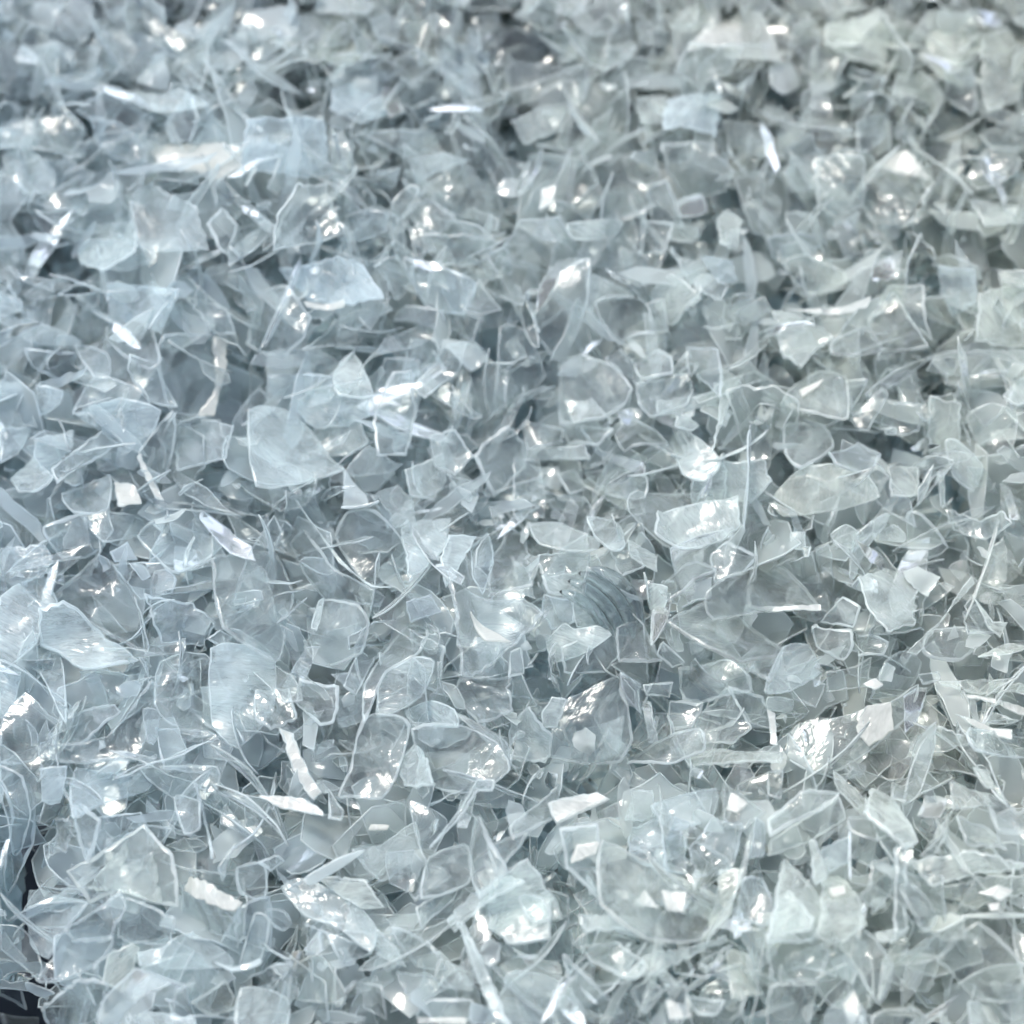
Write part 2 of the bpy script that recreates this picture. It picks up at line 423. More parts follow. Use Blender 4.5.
# Pieces one can tell apart in the photograph: outline traced in 4x crops (crop origin, then crop coordinates).
# options: s smooth outline, g catches the light, f frosted, G thick clear, w wavy, r ribbed, n greenish, b bluish, c creased, h lies high, l lies low, o rolled
TRACED = {
(0, 0): """
20,30 200,165 240,290 230,440 120,340 20,150|cn|greenish flake with a long bright ridge in the top left corner
380,110 560,130 700,180 690,280 500,320 330,330|f|pale cloudy flake right of the greenish flake in the top left corner
540,60 740,150 860,170 870,330 830,400 700,300 640,170|cg|creased flake folded to a bright point below the top edge at left
850,130 1010,90 1060,240 1000,380 920,390 860,300|gw|crumpled shining flake in a cluster of glints near the top left
490,360 640,380 720,350 830,410 690,450 560,430|sf|small flake with a scalloped lower edge beside a dark gap, upper left
300,440 450,355 510,420 620,470 560,520 360,480|gb|bluish white crumpled peak with a small bright tip, upper left
660,500 750,380 790,460 760,560 690,570|b|small upright blue grey spike above the cream glint, upper left
770,560 850,430 1000,385 1060,430 1000,530 870,560|so|thin curled flake arched just above the long cream glint
590,580 760,570 960,590 960,650 850,690 640,670|gcf|flake with a broad cream glint along its top, left of bluish trapezoid
0,490 180,500 340,560 330,640 100,610 0,590|fw|milky wavy flake at the left edge above the shining crumpled one
160,470 280,450 340,520 300,600 210,580|gG|knobbly clear chip with small round bubbles, upper left
360,470 480,490 560,570 640,680 520,650 400,600|gwb|glittering bluish flake with many tiny sparkles, upper left
130,790 330,700 500,740 520,780 300,850 190,830|gG|upper layer of the shining folded flake near the left edge
140,850 230,840 480,790 540,880 300,930 200,900|gGcw|bright folded flake with a curled white lip near the left edge
470,790 620,740 790,830 830,1000 640,1010 480,960|f|grey white flat flake below the cream glint, upper left
830,900 890,830 950,900 910,1020 870,990|gGh|small chip outlined by a glittering white loop, left of centre top
0,700 110,780 40,880 100,990 60,1060 0,1060|s|curved flake running down the left edge beside a dark notch
0,620 120,600 210,680 200,760 90,770|fs|soft rounded milky flake at the left edge in the upper quarter
310,940 450,900 540,890 560,1030 420,1090 330,1060|f|flat blue grey flake under the bright folded flake at left
""",
(256, 0): """
60,140 160,60 300,40 330,190 240,300 130,230|n|flat greenish grey flake near the top edge, left of centre
320,60 480,110 500,240 400,280 250,210|fsn|smooth dull green flake near the top edge at left of centre
240,200 380,170 470,260 440,310 330,310 260,260|so|oval dished flake with a pale rim near the top, left of centre
600,40 720,130 740,310 650,260 560,140|gcn|flake with a bright diagonal crease from the top edge near centre
740,310 860,350 1010,490 930,500 800,470|gc|narrow blade with a long white streak beside a dark gap, top centre
740,200 860,170 930,240 900,300 780,290|sfb|rounded grey blue flake behind the white streaked blade
300,360 420,330 500,350 530,460 420,500 300,440|fb|blue grey mottled square flake above the fan of pleats, upper left
510,300 560,340 590,450 540,470 500,380|c|slender upright splinter beside the mottled blue grey flake
440,520 560,510 760,540 700,600 610,620 520,580|c|lance shaped flake with crossing pale edges, left of top centre
-40,480 130,470 270,480 300,690 200,710 -60,670|fbh|flat lavender blue trapezoid with three small white glints
290,490 330,500 400,680 340,720 300,690|gh|narrow triangular flake at the right side of the lavender trapezoid
40,880 130,750 270,740 300,950 220,980 50,1010|rco|pleated fan shaped flake with diagonal ribs under the lavender trapezoid
310,740 420,840 520,850 510,920 420,960 330,960|b|dark blue grey flake right of the pleated fan
610,640 740,610 850,640 700,700 640,730|fh|small pale cream flake above the green tinged folded flake
650,740 790,660 900,710 1030,830 1010,880 900,900 800,890|gcnw|long green tinged folded flake with a sparkling ridge, upper middle
610,830 700,790 800,890 730,930 640,900|gG|clear chip with a bright corner left of the green tinged fold
550,800 620,740 650,760 590,880 600,1000 620,1060 560,1030 540,900|os|thick curved dark rim curling like a hook in the upper middle
660,940 840,940 1010,980 1020,1100 880,1060 720,1050|w|broad clear flake with a rippled sheet under the green tinged fold
610,910 680,920 720,1010 640,1030|gG|tiny bright angular chip left of the rippled sheet
""",
(512, 0): """
0,60 150,90 270,160 420,250 240,260 130,160|s|long smooth sloping flake below the top edge at centre
180,190 300,180 470,200 480,250 420,290 300,260|gw|wavy flake with a row of white glints at the top centre
430,30 600,50 570,190 520,290 440,130|nl|dark green hollow flake below the top edge, right of centre
600,130 700,30 870,-20 810,70 730,120|fn|flat grey flake touching the top edge left of the pale triangle
890,20 930,190 800,170 710,180|fgh|pale cream pointed triangle near the top edge, right of centre
720,170 930,190 870,290 740,340 660,290|cG|clear kite shaped flake under the pale cream triangle
200,320 310,310 440,370 470,600 400,600 250,420|snc|dome shaped grey green flake with a long curved right edge
240,430 350,570 250,640 170,570|n|small dark triangular flake framed by two pale edges, top centre
0,480 130,420 240,400 190,520 60,560|f|slanted pale flake reaching left from the grey green dome
500,390 620,380 600,500 520,490|f|frosted block end left of the pale lavender rectangle
620,390 840,370 820,530 610,500|fhb|pale lavender rectangle with a thick lower edge, upper right
600,580 780,570 890,690 850,760 700,790 620,680|Ggw|clear faceted lump like an ice cube, upper right of centre
440,630 560,590 590,720 560,760 480,730|gG|glossy corner chip with a white sparkle left of the faceted lump
150,920 250,820 440,700 530,800 520,1000 400,1050 200,980|cgs|large smooth flake with a long blade-like white highlight, upper middle
210,900 350,880 430,890 400,950 230,960|sfh|oval pale lens on the flake with the blade-like highlight
540,760 620,720 650,800 690,910 560,880|gGh|chip flaring to a blinding white spot, upper right of centre
520,890 640,890 620,1020 520,1020|cr|upright finned flake directly below the blinding white spot
660,800 760,780 780,850 680,870|sb|small rounded grey flake below the faceted lump
820,880 860,840 920,890 900,1000 830,980|fh|small pale lavender chip beside two dark holes, upper right
850,480 1030,500 1000,570 870,590|n|greenish flat flake right of the lavender rectangle
120,760 180,750 160,820 110,840|gfh|tiny cream coloured glinting chip at upper centre
900,200 1040,170 1010,260 930,300|n|dim greenish flake under the tip of the kite shaped flake
""",
(768, 0): """
0,80 180,30 250,90 110,200 20,200|cf|fluted grey flake near the top edge at right
240,90 420,60 480,110 470,260 330,240 230,170|fnh|large dull cloudy flake near the top edge at right
480,110 600,130 620,260 560,290 460,250|rn|narrow ribbed green flake right of the dull cloudy flake
640,60 840,90 860,200 760,260 640,200|fn|hazy flat flake near the top edge toward the right corner
150,190 190,260 180,380 140,330 110,240|gGw|upright glittering sliver in the upper right
10,260 90,250 130,340 60,380 10,340|s|rounded blue grey flake left of the glittering sliver
280,260 470,310 460,370 300,380 200,330|b|long dull flake under the large cloudy flake
520,290 700,300 720,360 620,430 500,380|f|cloudy flake below the dark striped hollow, upper right
600,230 690,250 700,310 610,320|rnl|dark green striped flake in a small hollow, upper right
720,300 820,280 840,420 830,470 720,400|Ggc|flake with a ring of small glints in the upper right
850,150 950,130 1030,200 1000,400 870,450|fn|tall hazy flake near the right edge at the top
860,540 1030,440 1060,500 1010,590 900,600|gs|curved flake with a white lip near the right edge, upper part
800,700 870,620 980,600 1010,660 940,740 840,760|soGg|cupped oval flake with a cream glint inside, near the right edge
370,480 500,440 480,540 380,620|b|dark blue flake beside three small black specks, upper right
500,540 590,510 690,570 660,640 560,620|l|shadowed flake in the hollow above the domed shell, upper right
400,630 560,600 640,690 500,690|gf|bright creamy flake above the arched shell, upper right
370,780 450,680 560,700 630,790 600,880 430,870|osgn|arched shell like flake with two cream glints at its lower edge
190,630 260,610 380,630 380,820 270,870 200,820|roh|upright half tube with a lilac streak down its left side
20,740 90,640 190,640 180,760 90,790|c|small folded flake left of the half tube with the lilac streak
270,880 350,870 360,1000 320,1040 280,960|s|narrow tongue of plastic hanging below the half tube
640,840 830,850 840,920 700,900|n|flat green grey flake at right above the pale framed triangle
800,800 1030,810 1030,890 870,890|f|long flat milky flake at the right edge in the upper quarter
0,950 130,930 240,960 150,1030 20,1030|b|bluish flake lying beside one small black oval hole
""",
(0, 256): """
20,20 90,80 200,90 210,130 130,110 60,80|gGh|thin twisted sliver with white glints at the left edge
0,160 80,175 85,220 0,235|fsh|small pale rounded tab poking in from the left edge
310,10 500,60 620,0 520,-60 350,-60|s|flake with a scooped pale lower rim, left upper part
0,235 150,260 300,330 330,380 140,350 0,260|f|long narrow flake running from the left edge
100,370 300,390 330,480 250,500 130,440|Gb|clear window like flake with a thick pale frame, left part
440,110 590,120 740,140 640,310 550,260 450,270|fb|plain blue grey triangular flake left of the long cream glint
440,260 580,250 640,400 590,440 490,400 430,330|sG|clear curved flake in the jumble left of the big dark flake
500,400 620,430 690,610 600,590 500,460|c|long leaf shaped flake left of the big dark flake
650,320 850,310 920,330 900,420 870,560 840,640 690,610 640,440|Gs|big dark clear flake with a long cream glint on its right edge
860,320 910,330 910,420 870,540 850,640 790,635 850,560 860,440|ghf|narrow cream white strip on the big dark clear flake
740,140 900,210 940,300 860,290 780,210|gGw|jagged glittering twig above the narrow cream white strip
690,615 920,670 880,790 700,850|c|dark flake with a straight pale top edge under the big clear flake
890,760 930,660 1020,500 1060,560 1010,700 960,740|gb|blade with a lavender white patch beside the large matt flake
300,640 480,570 640,620 560,780 500,740|sf|curved pale flake with a small round hole showing through, left part
560,780 690,620 700,720 660,880 580,840|sG|smooth teardrop flake with a twin white ridge at left
555,780 650,960 620,960 545,800|gfh|thin rod like splinter with a double white line, left part
150,520 250,540 240,590 160,640|fsh|small rounded pale lump among the dark folds at left
140,730 300,690 280,780 180,860 140,800|fw|rough frosted chip beneath a dark hollow at left
50,900 140,800 220,890 150,940 80,950|f|frosted square ended chip at left, lower left of the dark hollow
200,870 400,720 460,770 300,860 220,930|Gc|slanting splinter with a cluster of bubbles at its upper end, left
450,900 540,920 570,1000 480,1010|gfhw|bright cream feathery patch flake at left
0,480 120,620 130,690 0,680|c|dark creased flake at the left edge, mid height
380,480 530,520 600,600 400,620 290,630|s|broad clear flake between the pale hole and the frame, left
0,690 130,680 70,790 0,830|f|plain flake at the left edge below the dark creased one
300,360 430,390 440,480 380,490|gGs|ring like chip around a small dark opening, left part
250,960 440,890 430,1020 300,1040|s|curved flake with a pale lower lip left of the feathery patch
""",
(256, 256): """
-60,340 20,130 130,120 210,240 190,320 100,410|Ggwh|glassy faceted flake outlined by bright crumpled edges, left of centre
110,60 330,0 430,40 530,180 350,190 210,180|fb|wide smooth blue grey flake right of the faceted one
470,20 570,0 620,100 560,180 520,90|c|narrow angular flake above the centre left
200,200 360,190 360,215 210,220|ghf|short horizontal rod with a white line, left of centre
180,400 310,270 400,240 400,350 250,380|G|clear flake with parallel creases right of the faceted flake
620,40 760,50 880,110 830,230 680,200|sb|dark blue concave flake with a long pale upper rim, upper centre
830,220 890,100 980,220 900,240|Gh|small clear pyramid left of the dark triangle, upper centre
740,220 850,230 920,260 880,350 760,350|gG|clear cube like chip with sparkling top near the centre
600,200 740,220 740,300 620,260 540,260|s|pale rounded flake left of the clear cube like chip
310,470 390,390 470,560 330,560|sfh|dull rounded shield shaped flake left of centre
60,480 310,480 320,560 180,570 60,560|b|flat blue flake above the large matt flake
140,600 250,515 330,560 460,565 460,640 350,680 240,690|fwh|matt frosted flake with a jagged lower edge, left of centre
-40,640 110,620 220,700 300,830 340,880 200,910 0,920|fhs|large smooth matt grey flake with no glints, left of centre
220,700 430,660 450,740 370,800 290,810|fw|rough edged translucent scrap beside the large matt flake
530,470 600,460 640,600 570,800 460,800 480,620|Gch|long clear wedge with rounded base standing left of centre
350,870 450,760 560,830 590,830 540,860 400,880|fs|foot shaped pale lip below the long clear wedge
770,370 640,540 690,590 820,450 860,370|gch|slanted tongue shaped flake with a bright white left edge
620,330 760,370 640,520 590,480|b|dim flake behind the white edged tongue near the centre
870,370 1010,460 1000,600 860,690 850,560|Gg|clear flake with a cream arch shaped glint, near the centre
700,730 800,700 870,800 800,880 720,840|gwh|crumpled flake with silky cream white streaks near the centre
870,800 1000,680 1060,740 1080,840 940,960|GhC|angular clear diamond with pale outline just left of the centre
390,880 560,860 480,940 430,945|l|dark flake in the hollow below the long clear wedge
590,860 740,790 760,900 700,980 610,960|f|pale ragged flake below the crumpled streaked one
0,940 230,890 300,930 260,980 100,1020|so|arched flake with a curved rim below the large matt grey flake
350,940 440,980 490,1060 340,1060|c|folded flake left of the dark hollow below the clear wedge
460,960 560,920 620,970 640,1080 520,1090|fh|matt flake with an arched top below the dark hollow
970,230 1040,170 1060,260 1000,262|lb|dark teal triangular hollow flake just above the centre
700,330 860,350 930,400 860,460 780,380|s|wide pale flake passing above the cream arch shaped glint
""",
(512, 256): """
80,240 110,330 190,415 250,330 300,180 310,10 200,60 150,170|sohG|long narrow cup shaped flake pointing down, above the centre
100,240 180,100 260,40 300,10 180,30 110,120|so|curved lip along the left side of the long cup
330,190 400,160 520,180 630,300 600,350 480,380 390,330|sohG|round shallow dish with a pale rim, right of the long cup
540,190 610,170 625,300 560,300|Gh|small clear tile standing in the shallow dish
300,70 420,120 490,160 350,180 310,240|fs|smooth hazy flake linking the long cup and the dish
430,0 620,20 540,150 470,130|rc|pleated flake with fine fins above the shallow dish
560,160 640,70 760,170 700,200 640,280|sf|rounded grey flake right of the shallow dish
750,0 880,20 900,110 830,110|fbh|pale lavender flake with sparkling right corner, upper right of centre
640,30 760,60 870,180 840,230 760,160|cr|slanting ribbed strip with dark grooves, upper right of centre
870,240 1010,160 1040,220 930,280|n|green flake with a thin pale diagonal upper edge, right of centre
-40,290 60,300 130,480 20,600 -60,620|Ghs|broad clear flake with a bright right corner near the centre
190,420 290,395 410,440 480,530 460,600 370,660 200,680|GgohC|bright clear block with rounded right end like ice, near the centre
210,580 320,570 390,650 260,680|gwh|frothy white chip at the foot of the clear block
370,420 430,370 490,430 490,490 420,470|Gh|small faceted chip behind the rounded clear block
490,420 580,385 640,420 640,480 520,495|Gh|twin faceted chip right of centre shaped like a crystal
650,440 700,380 710,470 640,480|G|small pointed triangular chip right of the crystal chip
490,540 700,480 715,560 690,620 550,660 500,600|Ghc|rectangular clear chip with rounded left corner, right of centre
580,580 810,540 820,590 700,625 580,640|fh|pale frosted bar lying across the rectangular clear chip
50,680 160,670 200,680 200,750 60,770|gGh|small clear tile with a cream corner just right of centre
60,770 290,755 315,815 170,815 60,810|fh|flat frosted bar shaped like a ruler just right of centre
200,680 280,680 400,690 350,760 230,750|G|clear slanted flake between the block and the ruler like bar
290,690 360,780 530,830 540,890 440,840 340,790|so|crescent flake with a thin pale rim over a dark hollow, centre right
410,710 480,640 580,690 620,740 450,780|Gh|clear rounded flake framed by a dark hollow, centre right
580,680 700,700 800,780 740,870 680,870 640,760|sof|curved shoulder of a bottle wall sloping down, right of centre
660,640 700,635 750,680 720,700 650,680|fh|small wedge of frosted plastic above the curved shoulder
560,760 640,750 650,850 540,850 520,790|lGb|dark blue clear flake sunk in the hollow, centre right
300,880 420,850 540,880 540,970 400,960|s|domed flake like a blister below the crescent rim, right of centre
840,430 915,490 850,640 810,770 830,600|fh|tall narrow grey triangular blade, right of centre
820,770 910,660 910,780|l|thin fan of dark slivers beside the tall narrow blade
880,540 940,520 1080,530 1160,590 1130,680 1030,810 930,820|Gwnh|greenish glassy block with a frosted left edge, right of centre
720,880 850,790 850,980 720,990|f|dull flat flake under the greenish glassy block
850,820 930,820 1000,810 1040,900 950,990 850,980|f|milky lilac flake below the greenish glassy block
0,820 60,820 110,820 130,950 120,1060 0,1060|rc|fan of upright pleated folds just below the centre
180,880 250,860 300,930 230,950|G|tiny clear chip left of the domed blister flake
690,360 830,380 830,560 740,480|b|shadowy flake left of the tall narrow blade
""",
(768, 256): """
390,280 480,110 610,110 645,330 560,250 500,150|Ghn|upper half of the framed triangle like bottle shard at right
390,290 510,160 655,400 460,375|GhgC|clear triangle with a thick pale frame at right, a cream glint inside
345,300 400,290 460,375 350,400 255,385 260,335|Ghs|small clear nugget left of the framed triangle
20,250 180,240 262,345 130,460 60,390|Gfh|broad lilac and green flake with a pointed right corner, right
60,30 150,0 300,60 300,130 150,150|sn|greenish smooth flake in the right upper middle
80,240 200,210 420,190 400,220 180,240|gfh|long thin strip with a sparkling white left end, right part
80,540 200,460 310,480 320,610 300,650 80,600|Gnhs|dark green clear flake with a slim white glint, right part
130,550 220,505 200,530 140,570|gh|slim white leaf shaped chip on the dark green flake
70,680 220,675 260,770 130,850 70,790|Gs|rounded clear flake with a small white spark below, right part
240,800 360,750 450,800 400,890 270,850|Ghb|bluish polygon flake with thin pale outline, right part
20,960 130,850 290,830 400,880 440,960 300,1010 60,1040|shfn|large domed grey green flake with a bright upper rim, right part
350,680 330,650 460,530 480,560 400,700|ghG|bright wet looking sliver standing above a dark gap at right
320,500 400,490 330,620|G|small clear triangle left of the wet looking sliver
480,450 560,450 630,600 540,590|Gg|thin pointed flake with a white spot on top, right part
640,400 810,360 730,480 690,460|gG|flake with a short bright white ridge at right
820,370 1030,380 1030,440 900,400|f|flat milky strip reaching the right edge, mid height
810,500 870,400 1010,430 940,550 880,580 800,560|lbs|dark slate blue oval flake near the right edge, middle
720,190 830,190 820,320 760,290|lG|pair of dark triangular windows in a flake at right
840,150 1030,120 1040,370 850,330|fnh|wide matt green grey flake at the right edge
680,40 830,50 830,190 740,240 700,160|fb|pale grey flake with a soft corner at upper right middle
920,60 1030,60 1040,170 940,160|fw|cream grey mottled flake at the right edge
460,580 620,600 600,700 520,720 450,680|G|flat clear flake below the thin pointed flake with a white spot
470,690 515,690 510,715 470,712|fhs|tiny pale pebble like chip beside the dark gap at right
650,560 770,590 770,760 650,790|fn|dull upright flake near the bumpy shell at right
800,650 900,590 1000,640 960,830 870,800|wosgn|bumpy shell of plastic with beads of light near the right edge
710,740 760,740 860,840 820,940 740,880|fsh|bone shaped milky strip with a rounded head, right part
790,840 860,850 930,950 830,920|G|slim clear triangle at right beside the bone shaped strip
680,860 705,870 710,1000 690,1000|fh|very thin upright pale needle at right
600,930 660,830 640,930 600,1000|fh|curved narrow pale fin left of the thin upright needle
480,840 600,850 600,950 490,960|f|pale block like flake above the centre right jumble
500,770 640,820 630,850 490,830|lb|dark blue strip in the gap at right
420,20 540,20 520,90 420,140|rc|finned flake above the framed triangle at right
940,560 1060,460 1060,560 1000,600|fs|curved pale flake at the right edge below the slate blue oval
930,920 970,940 1010,1060 970,1060|gh|forked white twig near the right edge, middle
260,500 290,480 310,600 290,640|G|narrow dark facet right of the dark green flake
"""}
